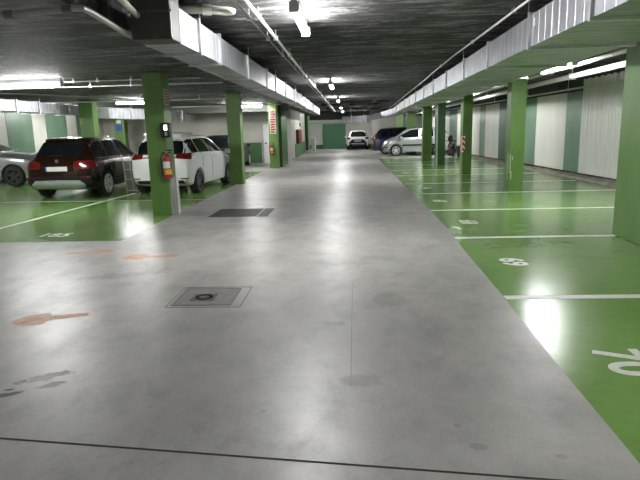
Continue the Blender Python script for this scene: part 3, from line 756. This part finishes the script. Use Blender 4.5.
def make_car(name, S, loc, heading, label):
    """S: spec of profiles. Local x runs from tail (0) to nose (L), y left, z up."""
    root = thing(name, (loc[0], loc[1], 0), label, 'car', None, heading)
    L = S['L']
    xs = sorted(set([0, .015, .04, .08, .13, .2, .28] + [L - v for v in (0, .015, .04, .08, .13, .2, .28)] + [.28 + (L - .56) * i / 52 for i in range(53)]))
    bm = bmesh.new(); rings = []
    for x in xs:
        zb, zs, zr, wb, wt = (interp(S[k], x) for k in ('zb', 'zs', 'zr', 'wb', 'wt'))
        zs = min(zs, zr - .03); wt = min(wt, wb * .96)
        dr = min(.085, .4 * (zr - zs)); hm = zs - zb
        half = [(0, zb), (.55 * wb, zb), (.86 * wb, zb + .01), (.945 * wb, zb + .04), (.975 * wb, zb + .12 * hm), (.99 * wb, zb + .28 * hm), (wb, zb + .45 * hm), (1.0 * wb, zb + .62 * hm),
                (.992 * wb, zb + .80 * hm), (.975 * wb, zs - .035), (.95 * wb, zs)]
        ax, az = .95 * wb, zs; bx_, bz = wt, zr - dr
        half += [(ax + (bx_ - ax) * t - 0, az + (bz - az) * t) for t in (.12, .35, .6, .85, 1)]
        half += [(wt * .95, zr - dr * .45), (wt * .82, zr - dr * .16), (wt * .55, zr - dr * .04), (0, zr)]
        ringp = [(y, z) for y, z in half] + [(-y, z) for y, z in half[-2:0:-1]]
        rings.append([bm.verts.new((x, y, z)) for y, z in ringp])
    n = len(rings[0])
    for a, b in zip(rings, rings[1:]):
        for k in range(n): bm.faces.new((a[k], a[(k + 1) % n], b[(k + 1) % n], b[k]))
    bm.faces.new(rings[0]); bm.faces.new(rings[-1][::-1])
    bmesh.ops.recalc_face_normals(bm, faces=bm.faces)
    bvh = BVHTree.FromBMesh(bm)
    R = S['wheel']; wx = [S['ro'], S['ro'] + S['base']]
    # wheel arches: cut by boolean
    body = obj('body', bm, [S['paint'], S.get('low', S['paint'])], root, world=False, smooth=38)
    cb = bmesh.new()
    for x in wx:
        for s in (-1, 1):
            y1 = s * 1.2; y0 = s * (S['W'] / 2 - .30)
            add_lathe(cb, [(R + .055, min(y0, y1)), (R + .055, max(y0, y1))], (x, 0, R), 'Y', 36)
    bmesh.ops.recalc_face_normals(cb, faces=cb.faces)
    cme = bpy.data.meshes.new('cut'); cb.to_mesh(cme); cb.free(); cut = bpy.data.objects.new('cut', cme); COL.objects.link(cut)
    cme.materials.append(M['clad'])
    cut.matrix_world = Matrix.Translation(root.location) @ Matrix.Rotation(heading, 4, 'Z')
    md = body.modifiers.new('arch', 'BOOLEAN'); md.object = cut; md.operation = 'DIFFERENCE'; md.solver = 'EXACT'
    dg = bpy.context.evaluated_depsgraph_get(); dg.update()
    nm = bpy.data.meshes.new_from_object(body.evaluated_get(dg)); body.modifiers.clear(); old = body.data; body.data = nm; bpy.data.meshes.remove(old)
    bpy.data.objects.remove(cut); bpy.data.meshes.remove(cme)
    clad_z = S.get('clad', 0)
    if clad_z:
        for p in nm.polygons:
            c = p.center
            near = min(math.hypot(c.x - w, c.z - R) for w in wx)
            if c.z < clad_z or (near < R + .13 and abs(c.y) > .6): p.material_index = 1
    for p in nm.polygons: p.use_smooth = True
    nm.set_sharp_from_angle(angle=math.radians(38))
    # patches wrapped on to the body
    def patch(pname, cols, side, mat, parent=body, off=.006, nx=14, nz=6, lab=None, thick=.01):
        b = bmesh.new(); grid = []
        us = [c[0] for c in cols]; lo = [(c[0], c[1]) for c in cols]; hi = [(c[0], c[2]) for c in cols]
        def lin(keys, u):
            for p, q in zip(keys, keys[1:]):
                if u <= q[0] + 1e-9: return p[1] + (q[1] - p[1]) * (u - p[0]) / max(1e-6, q[0] - p[0])
            return keys[-1][1]
        uu = sorted(set([us[0] + (us[-1] - us[0]) * i / nx for i in range(nx + 1)] + us))
        for u in uu:
            row = []
            for j in range(nz + 1):
                z = lin(lo, u) + (lin(hi, u) - lin(lo, u)) * j / nz
                if side in (1, -1): o_, d_ = Vector((u, side * 3, z)), Vector((0, -side, 0))
                elif side == 'rear': o_, d_ = Vector((-2, u, z)), Vector((1, 0, 0))
                elif side == 'front': o_, d_ = Vector((L + 2, u, z)), Vector((-1, 0, 0))
                else: o_, d_ = Vector((u, z, 4)), Vector((0, 0, -1))
                h, nrm, _, _ = bvh.ray_cast(o_, d_)
                if h is None: row.append(None); continue
                if nrm.dot(d_) > 0: nrm = -nrm
                row.append((h + nrm * off, h + nrm * (off - thick)))
            grid.append(row)
        V = [[None if p is None else (b.verts.new(p[0]), b.verts.new(p[1])) for p in row] for row in grid]
        edges = {}
        for i in range(len(V) - 1):
            for j in range(nz):
                q = [V[i][j], V[i + 1][j], V[i + 1][j + 1], V[i][j + 1]]
                if any(v is None for v in q): continue
                b.faces.new([v[0] for v in q]); b.faces.new([v[1] for v in q][::-1])
                for m_ in range(4):
                    ka, kb = q[m_], q[(m_ + 1) % 4]; key = frozenset((id(ka[0]), id(kb[0])))
                    if key in edges: edges[key] = None
                    else: edges[key] = (ka, kb)
        for e in edges.values():
            if e: b.faces.new((e[0][0], e[1][0], e[1][1], e[0][1]))
        if not b.faces: b.free(); return None
        loose = [v for v in b.verts if not v.link_faces]
        bmesh.ops.delete(b, geom=loose, context='VERTS')
        o = obj(pname, b, mat, parent, world=False, smooth=35)
        if lab: o['label'] = lab
        return o
    for p in S.get('patches', []):
        pn, cols, side, mat = p[:4]; kw = p[4] if len(p) > 4 else {}
        if side == 'both': patch(pn, cols, 1, mat, root, **kw); patch(pn, cols, -1, mat, root, **kw)
        else: patch(pn, cols, side, mat, root, **kw)
    # wheels
    W2 = S['W'] / 2
    for x in wx:
        for s in (-1, 1):
            yc = s * (W2 - .115)
            b = bmesh.new()
            add_lathe(b, [(R * .72, -.10), (R * .90, -.108), (R * .975, -.085), (R, -.05), (R, .05), (R * .975, .085), (R * .90, .108), (R * .72, .10)], (x, yc, R), 'Y', 40, closed=True)
            w = obj('wheel', b, 'tyre', root, world=False, smooth=50)
            b = bmesh.new(); yo = yc + s * .085
            add_lathe(b, [(R * .64, yo - .02), (R * .725, yo - .02), (R * .725, yo + .022), (R * .68, yo + .022)], (x, 0, R), 'Y', 40, closed=True)
            add_lathe(b, [(R * .13, min(yo - s * .03, yo + s * .012)), (R * .13, max(yo - s * .03, yo + s * .012))], (x, 0, R), 'Y', 16)
            ns = S.get('spokes', 5)
            for k in range(ns):
                a = 2 * PI * k / ns + .3; ca, sa = math.cos(a), math.sin(a)
                for sp in (-1, 1):
                    q = []
                    for rr_, ww in ((R * .10, .030), (R * .68, .016)):
                        off_ = sp * (.012 + .09 * (rr_ / R) ** 1.5 * .7)
                        for e in (-ww, ww):
                            for yy in (yo - s * .03, yo + s * .008):
                                q.append(b.verts.new((x + ca * rr_ - sa * (off_ + e), yy, R + sa * rr_ + ca * (off_ + e))))
                    for f in ((0, 1, 3, 2), (4, 6, 7, 5), (0, 4, 5, 1), (2, 3, 7, 6), (0, 2, 6, 4), (1, 5, 7, 3)): b.faces.new([q[i] for i in f])
            obj('rim', b, S.get('rim', 'alloy'), w, world=False, smooth=35)
            b = bmesh.new(); add_lathe(b, [(R * .60, min(yo - s * .10, yo - s * .06)), (R * .60, max(yo - s * .10, yo - s * .06))], (x, 0, R), 'Y', 24); obj('brake_disc', b, 'clad', w, world=False)
    # mirrors
    for s in (-1, 1):
        mx, mz = S['mirror']; wy = interp(S['wb'], mx) * .93
        b = bmesh.new(); add_box(b, mx - .09, mx + .05, s * wy + (.03 if s > 0 else -.22), s * wy + (.22 if s > 0 else -.03), mz - .07, mz + .07, .035); add_box(b, mx - .02, mx + .03, min(s * wy - s * .06, s * (wy + .06)), max(s * wy - s * .06, s * (wy + .06)), mz - .05, mz - .02)
        obj('side_mirror', b, S.get('mirror_mat', S['paint']), root, world=False, smooth=40)
    if S.get('rails'):
        x0, x1 = S['rails']
        for s in (-1, 1):
            pts = []
            for i in range(13):
                x = x0 + (x1 - x0) * i / 12; zr, wt = interp(S['zr'], x), interp(S['wt'], x)
                lift = .045 if 0 < i < 12 else -.01
                pts.append((x, s * (wt - .02), zr - .045 + lift))
            b = bmesh.new(); add_tube(b, pts, .014, 8); obj('roof_rail', b, 'chrome', root, world=False, smooth=40)
    return root, patch

def plate(y0, y1, z0, z1): return [(y0, z0, z1), (y1, z0, z1)]

# --- brown compact SUV, seen from its rear right corner
brown = dict(L=4.45, W=1.80, wheel=.345, ro=.86, base=2.76, paint='brown', low='clad', clad=.44, rim='alloy', spokes=5, mirror=(3.05, 1.02), rails=(.75, 2.5),
  zb=[(0, .40), (.25, .26), (.6, .22), (4.0, .22), (4.3, .25), (4.45, .34)],
  zs=[(0, .80), (.08, .90), (.3, .97), (1.2, .985), (3.2, .95), (3.9, .88), (4.3, .74), (4.45, .6)],
  zr=[(0, .86), (.03, .95), (.08, 1.02), (.16, 1.09), (.34, 1.30), (.50, 1.45), (.62, 1.49), (1.1, 1.525), (1.8, 1.54), (2.35, 1.50), (2.75, 1.37), (3.3, 1.05), (3.5, 1.0), (4.0, .93), (4.3, .80), (4.45, .64)],
  wb=[(0, .72), (.05, .79), (.15, .84), (.4, .885), (.9, .90), (3.5, .90), (4.0, .86), (4.3, .75), (4.45, .60)],
  wt=[(0, .60), (.1, .66), (.3, .62), (.55, .58), (1.2, .61), (2.3, .60), (2.8, .62), (3.3, .70), (4.0, .68), (4.45, .45)],
  patches=[
   ('rear_window', [(-.60, 1.09, 1.22), (-.54, 1.07, 1.41), (0, 1.06, 1.44), (.54, 1.07, 1.41), (.60, 1.09, 1.22)], 'rear', 'glass'),
   ('roof_spoiler', [(-.57, 1.445, 1.475), (.57, 1.445, 1.475)], 'rear', 'brown', dict(off=.05, thick=.05)),
   ('rear_bumper', [(-.80, .42, .60), (.80, .42, .60)], 'rear', 'clad', dict(off=.035, thick=.04, nx=26)),
   ('skid_plate', [(-.66, .36, .43), (-.56, .33, .50), (0, .32, .51), (.56, .33, .50), (.66, .36, .43)], 'rear', 'silver_trim', dict(off=.05, thick=.05, lab='silver skid plate')),
   ('number_plate', plate(-.26, .26, .73, .84), 'rear', 'white', dict(off=.014)),
   ('plate_strip', plate(.26, .30, .73, .84), 'rear', 'plate_blue', dict(off=.014, nx=2)),
   ('plate_recess', plate(-.42, .42, .69, .89), 'rear', 'brown', dict(off=.004)),
   ('tail_light', [(-.80, .78, .97), (-.55, .78, .98), (-.42, .80, .94)], 'rear', 'tail_red', dict(off=.012)),
   ('tail_light', [(.42, .80, .94), (.55, .78, .98), (.80, .78, .97)], 'rear', 'tail_red', dict(off=.012)),
   ('tail_light', [(.03, .80, .94), (.16, .80, .96), (.34, .84, .95)], -1, 'tail_red', dict(off=.010)),
   ('tail_light', [(.03, .80, .94), (.16, .80, .96), (.34, .84, .95)], 1, 'tail_red', dict(off=.010)),
   ('reflector', plate(-.76, -.60, .56, .60), 'rear', 'tail_red', dict(off=.045)),
   ('reflector', plate(.60, .76, .56, .60), 'rear', 'tail_red', dict(off=.045)),
   ('side_window', [(.52, 1.10, 1.16), (.60, 1.04, 1.30), (.78, 1.03, 1.40), (1.10, 1.03, 1.43)], 'both', 'glass'),
   ('side_window', [(1.16, 1.03, 1.43), (1.9, 1.02, 1.44)], 'both', 'glass'),
   ('side_window', [(1.96, 1.02, 1.44), (2.40, 1.01, 1.40), (2.62, 1.01, 1.32), (3.0, 1.00, 1.06)], 'both', 'glass'),
   ('window_trim', [(.50, 1.02, 1.04), (.8, 1.00, 1.02), (3.0, .985, 1.0)], 'both', 'chrome', dict(nz=1)),
   ('window_trim', [(.54, 1.30, 1.33), (.80, 1.415, 1.435), (1.2, 1.445, 1.463), (2.3, 1.445, 1.463), (2.6, 1.36, 1.38)], 'both', 'chrome', dict(nz=1)),
   ('door_handle', plate(1.25, 1.45, .86, .89), 'both', 'brown', dict(off=.04, thick=.03, nx=3)),
   ('door_handle', plate(2.22, 2.42, .85, .88), 'both', 'brown', dict(off=.04, thick=.03, nx=3)),
   ('door_seam', plate(1.935, 1.947, .45, 1.0), 'both', 'clad', dict(off=.003, nx=1)),
   ('door_seam', plate(1.08, 1.092, .72, 1.0), 'both', 'clad', dict(off=.003, nx=1)),
   ('windscreen', [(-.66, 1.10, 1.2), (-.6, 1.08, 1.42), (0, 1.07, 1.47), (.6, 1.08, 1.42), (.66, 1.10, 1.2)], 'front', 'glass'),
   ('headlight', [(-.72, .66, .80), (-.45, .66, .78)], 'front', 'lens_clear'), ('headlight', [(.45, .66, .78), (.72, .66, .80)], 'front', 'lens_clear'),
   ('grille', [(-.22, .62, .76), (.22, .62, .76)], 'front', 'black_gloss'),
   ('wiper', plate(-.02, .30, 1.085, 1.10), 'rear', 'black', dict(off=.025, thick=.015, nz=1)),
  ])
def emblem(root, x, y, z, r=.04):
    b = bmesh.new(); add_lathe(b, [(r, -.012), (r, .004)], (0, 0, 0), 'Z', 20)
    bmesh.ops.rotate(b, verts=b.verts, matrix=Matrix.Rotation(PI / 2, 3, 'Y')); bmesh.ops.translate(b, verts=b.verts, vec=(x, y, z))
    o = obj('emblem', b, 'chrome', root, world=False)
    b = bmesh.new(); add_lathe(b, [(r * .7, -.014), (r * .7, -.013)], (0, 0, 0), 'Z', 20)
    bmesh.ops.rotate(b, verts=b.verts, matrix=Matrix.Rotation(-PI / 2, 3, 'Y')); bmesh.ops.translate(b, verts=b.verts, vec=(x - .027, y, z)); obj('emblem_centre', b, 'plate_blue', o, world=False)
r1, _ = make_car('car', brown, (-7.25, 13.37), PI / 2 - .0, 'brown compact SUV with silver skid plate parked on the left, rear towards the aisle')
emblem(r1, .03, .0, .975)

# --- white small MPV hatchback
white = dict(L=4.0, W=1.69, wheel=.315, ro=.62, base=2.53, paint='car_white', low='car_white', rim='alloy_dark', spokes=6, mirror=(2.95, 1.02),
  zb=[(0, .36), (.25, .24), (.6, .20), (3.5, .20), (3.85, .24), (4.0, .32)],
  zs=[(0, .86), (.08, .98), (.3, 1.02), (1.2, 1.02), (2.9, .95), (3.5, .85), (3.85, .72), (4.0, .58)],
  zr=[(0, .94), (.03, 1.0), (.10, 1.12), (.20, 1.30), (.30, 1.44), (.42, 1.485), (.8, 1.515), (1.5, 1.525), (2.0, 1.50), (2.4, 1.41), (2.9, 1.17), (3.3, 1.0), (3.6, .91), (3.85, .78), (4.0, .62)],
  wb=[(0, .72), (.05, .77), (.15, .80), (.4, .835), (.9, .845), (3.1, .845), (3.6, .80), (3.85, .70), (4.0, .55)],
  wt=[(0, .60), (.15, .66), (.35, .56), (1.2, .59), (2.1, .58), (2.6, .62), (3.1, .68), (3.6, .66), (4.0, .42)],
  patches=[
   ('rear_window', [(-.66, 1.08, 1.16), (-.58, 1.06, 1.42), (0, 1.05, 1.455), (.58, 1.06, 1.42), (.66, 1.08, 1.16)], 'rear', 'glass'),
   ('roof_spoiler', [(-.55, 1.455, 1.49), (.55, 1.455, 1.49)], 'rear', 'car_white', dict(off=.12, thick=.12)),
   ('tail_light', [(-.79, .92, 1.08), (-.45, .95, 1.06)], 'rear', 'tail_red', dict(off=.014)),
   ('tail_light', [(.45, .95, 1.06), (.79, .92, 1.08)], 'rear', 'tail_red', dict(off=.014)),
   ('tail_light', [(.03, .93, 1.06), (.20, .96, 1.055)], 'both', 'tail_red', dict(off=.012)),
   ('light_bar', [(-.45, .96, .985), (.45, .96, .985)], 'rear', 'chrome', dict(off=.014)),
   ('number_plate', plate(-.26, .26, .70, .81), 'rear', 'white', dict(off=.014)),
   ('reflector', plate(-.74, -.54, .43, .46), 'rear', 'tail_red', dict(off=.02)),
   ('reflector', plate(.54, .74, .43, .46), 'rear', 'tail_red', dict(off=.02)),
   ('rear_bumper', [(-.62, .32, .40), (.62, .32, .40)], 'rear', 'clad', dict(off=.02, thick=.03)),
   ('side_window', [(.34, 1.10, 1.24), (.50, 1.08, 1.38), (.78, 1.08, 1.42)], 'both', 'glass'),
   ('side_window', [(.83, 1.08, 1.42), (1.62, 1.06, 1.44)], 'both', 'glass'),
   ('side_window', [(1.67, 1.06, 1.44), (2.1, 1.05, 1.40), (2.45, 1.04, 1.26), (2.72, 1.03, 1.10)], 'both', 'glass'),
   ('side_window', [(2.76, 1.02, 1.09), (3.0, 1.0, 1.01)], 'both', 'glass'),
   ('door_handle', plate(.95, 1.13, .93, .96), 'both', 'car_white', dict(off=.04, thick=.03, nx=3)),
   ('door_handle', plate(1.80, 1.98, .91, .94), 'both', 'car_white', dict(off=.04, thick=.03, nx=3)),
   ('door_seam', plate(1.64, 1.652, .34, 1.03), 'both', 'clad', dict(off=.003, nx=1)),
   ('door_seam', plate(.90, .91, .70, 1.06), 'both', 'clad', dict(off=.003, nx=1)),
   ('windscreen', [(-.62, 1.08, 1.2), (-.55, 1.05, 1.42), (0, 1.04, 1.46), (.55, 1.05, 1.42), (.62, 1.08, 1.2)], 'front', 'glass'),
   ('headlight', [(-.70, .66, .78), (-.42, .66, .76)], 'front', 'lens_clear'), ('headlight', [(.42, .66, .76), (.70, .66, .78)], 'front', 'lens_clear'),
   ('shark_fin', plate(.42, .52, -.01, .01), 'top', 'car_white', dict(off=.05, thick=.05, nx=2, nz=1)),
  ])
YAW = .085
ax, ay = -4.82, 14.58   # rear axle centre
hd = PI / 2 - YAW
make_car('car', white, (ax - .62 * math.cos(hd), ay - .62 * math.sin(hd)), hd, 'white hatchback parked behind the big extinguisher column')

def hatch(L, W, H, paint, wheel=.315, hood=.95, ro=.7, base=2.55, rim='alloy', mirror=None, extra=None, clad=0, mono=False, low=None):
    s = H / 1.5; f = L
    d = dict(L=L, W=W, wheel=wheel, ro=ro, base=base, paint=paint, low=low or paint, rim=rim, spokes=5, mirror=mirror or (L * .70, .64 * H + .03), clad=clad,
      zb=[(0, .36), (.25, .24), (.6, .20), (f - .5, .20), (f - .15, .24), (f, .32)],
      zs=[(0, .80 * s), (.08, .92 * s), (.3, .95 * s), (f * .3, .96 * s), (f * .70, .92 * s), (f - .5, .80 * s), (f - .15, .68), (f, .55)],
      zr=[(0, .90 * s), (.03, .96 * s), (.12, 1.08 * s), (.34, 1.32 * s), (.52, 1.43 * s), (f * .25, 1.48 * s), (f * .38, H), (f * .52, 1.47 * s), (f * .62, (1.32 if mono else 1.28) * s), (f * .76, (1.06 if mono else 1.0) * s), (f * .88, .88 * s), (f - .15, .74), (f, .60)],
      wb=[(0, W * .42), (.05, W * .455), (.15, W * .475), (.4, W * .495), (.9, W / 2), (f * .78, W / 2), (f - .45, W * .475), (f - .15, W * .415), (f, W * .32)],
      wt=[(0, W * .36), (.15, W * .39), (.4, W * .335), (f * .3, W * .35), (f * .55, W * .345), (f * .68, W * .37), (f * .78, W * .40), (f - .4, W * .38), (f, W * .25)],
      patches=[
       ('rear_window', [(-W * .38, 1.02 * s, 1.12 * s), (-W * .34, 1.0 * s, 1.38 * s), (0, 1.0 * s, 1.41 * s), (W * .34, 1.0 * s, 1.38 * s), (W * .38, 1.02 * s, 1.12 * s)], 'rear', 'glass'),
       ('tail_light', [(-W * .46, .80 * s, .97 * s), (-W * .33, .82 * s, .95 * s)], 'rear', 'tail_red', dict(off=.014)),
       ('tail_light', [(W * .33, .82 * s, .95 * s), (W * .46, .80 * s, .97 * s)], 'rear', 'tail_red', dict(off=.014)),
       ('number_plate', plate(-.26, .26, .62 * s, .70 * s), 'rear', 'white', dict(off=.014)),
       ('side_window', [(f * .11, 1.03 * s, 1.15 * s), (f * .15, 1.01 * s, 1.34 * s), (f * .22, 1.01 * s, 1.39 * s)], 'both', 'glass'),
       ('side_window', [(f * .235, 1.01 * s, 1.40 * s), (f * .42, 1.0 * s, 1.41 * s)], 'both', 'glass'),
       ('side_window', [(f * .435, 1.0 * s, 1.41 * s), (f * .53, .99 * s, 1.38 * s), (f * .60, .99 * s, 1.26 * s), (f * .69, .98 * s, 1.05 * s)], 'both', 'glass'),
       ('door_handle', plate(f * .27, f * .27 + .18, .87 * s, .90 * s), 'both', paint, dict(off=.04, thick=.03, nx=3)),
       ('door_handle', plate(f * .46, f * .46 + .18, .86 * s, .89 * s), 'both', paint, dict(off=.04, thick=.03, nx=3)),
       ('door_seam', plate(f * .425, f * .425 + .012, .34, .98 * s), 'both', 'clad', dict(off=.003, nx=1)),
       ('windscreen', [(-W * .37, 1.02 * s, 1.15 * s), (-W * .32, 1.02 * s, 1.36 * s), (0, 1.02 * s, 1.42 * s), (W * .32, 1.02 * s, 1.36 * s), (W * .37, 1.02 * s, 1.15 * s)], 'front', 'glass'),
       ('headlight', [(-W * .42, .66 * s, .80 * s), (-W * .25, .66 * s, .77 * s)], 'front', 'lens_clear', dict(off=.012)),
       ('headlight', [(W * .25, .66 * s, .77 * s), (W * .42, .66 * s, .80 * s)], 'front', 'lens_clear', dict(off=.012)),
       ('grille', [(-.25, .56 * s, .66 * s), (.25, .56 * s, .66 * s)], 'front', 'black_gloss'),
       ('front_bumper', [(-W * .36, .34, .46), (W * .36, .34, .46)], 'front', 'clad', dict(off=.02, thick=.03)),
      ] + (extra or []))
    return d
# silver people carrier, side-on, nose towards the aisle
sil = hatch(3.85, 1.76, 1.56, 'car_silver', .32, ro=.75, base=2.35, mono=True, extra=[
   ('side_moulding', plate(.95, 2.75, .56, .64), 'both', 'clad', dict(off=.014)),
   ('headlight', [(3.42, .74, .84), (3.64, .70, .80)], 'both', 'lens_clear'),
   ('bumper_strip', plate(3.5, 3.82, .48, .53), 'both', 'clad', dict(off=.01))])
f = 3.85
sil['zr'] = [(0, .92), (.03, 1.0), (.12, 1.14), (.34, 1.40), (.52, 1.50), (.9, 1.54), (1.5, 1.56), (2.0, 1.54), (2.45, 1.47), (3.2, 1.08), (3.5, .95), (3.7, .82), (3.85, .62)]
sil['zs'] = [(0, .82), (.08, .95), (.3, .98), (1.2, 1.0), (2.8, .97), (3.3, .90), (3.65, .74), (3.85, .55)]
sil['wt'] = [(0, .62), (.15, .68), (.4, .60), (1.2, .62), (2.3, .61), (3.0, .70), (3.5, .68), (3.85, .44)]
sil['mirror'] = (2.85, 1.02)
sil['patches'] = [p for p in sil['patches'] if p[0] != 'side_window'] + [
   ('side_window', [(.40, 1.08, 1.22), (.55, 1.06, 1.42), (.95, 1.06, 1.46)], 'both', 'glass'),
   ('side_window', [(1.02, 1.06, 1.47), (1.75, 1.04, 1.48)], 'both', 'glass'),
   ('side_window', [(1.83, 1.04, 1.48), (2.30, 1.03, 1.42), (2.70, 1.02, 1.22), (2.95, 1.01, 1.07)], 'both', 'glass')]
make_car('car', sil, (5.68, 32.55), PI, 'silver people carrier parked sideways beyond the right columns, nose to the aisle')
blu = hatch(4.3, 1.78, 1.62, 'car_blue', .32, ro=.75, base=2.7, mono=False, extra=[
   ('tail_light', [(.03, .70, 1.10), (.22, .80, 1.08)], 'both', 'tail_red', dict(off=.012)),
   ('bumper_strip', plate(-.8, .8, .50, .58), 'rear', 'chrome', dict(off=.02))])
make_car('car', blu, (1.42, 35.3), 0, 'dark blue hatchback with red tail lights parked behind the silver people carrier')
wht = hatch(3.7, 1.70, 1.46, 'car_white', .30, ro=.6, base=2.4, extra=[
   ('rear_bumper', [(-.72, .26, .36), (-.60, .24, .62), (-.42, .24, .78), (.42, .24, .78), (.60, .24, .62), (.72, .26, .36)], 'rear', 'clad', dict(off=.03, thick=.04)),
   ('plate_surround', plate(-.26, .26, .62, .70), 'rear', 'silver_trim', dict(off=.05, thick=.02)),
   ('skid_plate', [(-.5, .44, .50), (.5, .44, .50)], 'rear', 'silver_trim', dict(off=.045, thick=.02))])
make_car('car', wht, (.58, 42.7), PI / 2, 'small white car at the far end of the aisle, seen from behind')
wh2 = hatch(3.9, 1.70, 1.40, 'car_white', .30, ro=.6, base=2.45)
make_car('car', wh2, (2.55, 39.9), PI / 2 + .35 - .35, 'pale car half hidden between the small white car and the silver people carrier')
blk = hatch(4.1, 1.75, 1.46, 'car_black', .31, ro=.7, base=2.55, extra=[('tail_light', [(W_ := .60, .86, .98), (.80, .84, 1.0)], 'rear', 'tail_red', dict(off=.016))])
make_car('car', blk, (-5.62, 22.9), PI / 2, 'black car with a red tail light beyond the white hatchback')
# grey SUV, nose to the right, cut by the left edge
gry = dict(L=4.42, W=1.80, wheel=.345, ro=.85, base=2.70, paint='car_grey', low='car_grey', rim='alloy_dark', spokes=5, mirror=(2.62, 1.10),
  zb=brown['zb'][:-2] + [(4.28, .27), (4.42, .36)], zs=[(0, .85), (.1, .95), (.3, 1.0), (3.1, .98), (3.7, .93), (4.1, .86), (4.3, .74), (4.42, .6)],
  zr=[(0, .9), (.05, 1.0), (.2, 1.12), (.5, 1.42), (1.1, 1.49), (1.7, 1.5), (2.1, 1.46), (2.45, 1.35), (2.95, 1.13), (3.4, 1.09), (3.9, 1.02), (4.2, .91), (4.36, .76), (4.42, .64)],
  wb=[(0, .72), (.15, .84), (.4, .885), (.9, .90), (3.5, .90), (4.0, .87), (4.25, .78), (4.42, .62)],
  wt=[(0, .60), (.3, .62), (.6, .58), (1.2, .61), (2.3, .60), (2.8, .62), (3.3, .72), (4.0, .70), (4.42, .45)],
  patches=[('side_window', [(.9, 1.05, 1.36), (1.9, 1.05, 1.41)], 'both', 'glass'), ('side_window', [(1.96, 1.05, 1.40), (2.2, 1.05, 1.34), (2.65, 1.06, 1.14)], 'both', 'glass'),
   ('windscreen', [(-.66, 1.16, 1.2), (-.55, 1.15, 1.42), (0, 1.15, 1.46), (.55, 1.15, 1.42), (.66, 1.16, 1.2)], 'front', 'glass'),
   ('headlight', [(3.95, .76, .86), (4.22, .72, .80)], 'both', 'lens_clear', dict(off=.008)),
   ('headlight', [(-.74, .68, .80), (-.45, .68, .78)], 'front', 'lens_clear'), ('headlight', [(.45, .68, .78), (.74, .68, .80)], 'front', 'lens_clear'),
   ('grille', [(-.35, .52, .74), (.35, .52, .74)], 'front', 'black_gloss'), ('door_seam', plate(1.93, 1.942, .45, 1.0), 'both', 'clad', dict(off=.003, nx=1)),
   ('door_seam', plate(3.02, 3.03, .5, 1.0), 'both', 'clad', dict(off=.003, nx=1))])
make_car('car', gry, (-10.05 - 4.42, 18.3), 0, 'grey SUV cut by the left edge, only its bonnet and front wheel showing')

# dark two-wheelers against the right wall
def scooter(x, y, heading, label, s=1.0):
    t = thing('motor_scooter', (x, y, 0), label, 'scooter', None, heading)
    for wx_ in (0, 1.2 * s):
        w = obj('wheel', lathe([(.15 * s, -.045), (.24 * s, -.05), (.25 * s, 0), (.24 * s, .05), (.15 * s, .045)], (wx_, 0, .25 * s), 'Y', 24, closed=True), 'tyre', t, world=False)
        b = bmesh.new(); add_lathe(b, [(.155 * s, -.02), (.155 * s, .02)], (wx_, 0, .25 * s), 'Y', 20); obj('rim', b, 'alloy_dark', w, world=False)
    b = bmesh.new(); add_tube(b, [(-.15 * s, 0, .62 * s), (.1 * s, 0, .64 * s), (.4 * s, 0, .55 * s), (.62 * s, 0, .32 * s), (.9 * s, 0, .30 * s), (1.05 * s, 0, .6 * s), (1.0 * s, 0, .95 * s)], [.08, .17, .18, .12, .10, .14, .07], 12); obj('bodywork', b, 'car_black', t, world=False, smooth=50)
    b = bmesh.new(); add_tube(b, [(-.2 * s, 0, .78 * s), (.15 * s, 0, .80 * s), (.5 * s, 0, .76 * s)], [.07, .12, .09], 10); obj('saddle', b, 'black', t, world=False, smooth=50)
    b = bmesh.new(); add_tube(b, [(1.2 * s, 0, .25 * s), (1.03 * s, 0, .95 * s)], .03, 8); add_tube(b, [(.98 * s, -.33, 1.02 * s), (1.0 * s, 0, .98 * s), (.98 * s, .33, 1.02 * s)], .018, 8); obj('handlebar', b, 'black_gloss', t, world=False)
    b = bmesh.new(); add_tube(b, [(1.05 * s, 0, 1.0 * s), (1.0 * s, 0, 1.15 * s), (.9 * s, 0, 1.32 * s)], [.12, .16, .10], 8); obj('windshield', b, 'glass', t, world=False)
scooter(5.42, 29.9, PI / 2, 'dark two-wheeler by the wall just right of the dark green column', .8)
t = thing('waste_bin', (5.72, 29.3, 0), 'low dark bin against the wall left of the hazard-striped column', 'bin')
obj('body', lathe([(.15, 0), (.17, .02), (.20, .50), (.21, .52)], (5.68, 29.2, 0), n=20), 'black_gloss', t, smooth=40)
obj('lid', lathe([(.22, .52), (.22, .55), (.10, .60)], (5.68, 29.2, 0), n=20), 'black', t, smooth=40)

# ------------------------------------------------------------------ world and view
w = bpy.data.worlds.new('world'); scene.world = w; w.use_nodes = True
bg = w.node_tree.nodes['Background']; bg.inputs[0].default_value = (.8, .9, 1, 1); bg.inputs[1].default_value = .0
scene.view_settings.view_transform = 'Standard'; scene.view_settings.look = 'None'; scene.view_settings.gamma = 1
scene.view_settings.use_curve_mapping = False
scene.view_settings.exposure = 1.92
scene.cycles.use_denoising = True
scene.cycles.max_bounces = 10; scene.cycles.diffuse_bounces = 6; scene.cycles.glossy_bounces = 5
scene.cycles.sample_clamp_indirect = 6
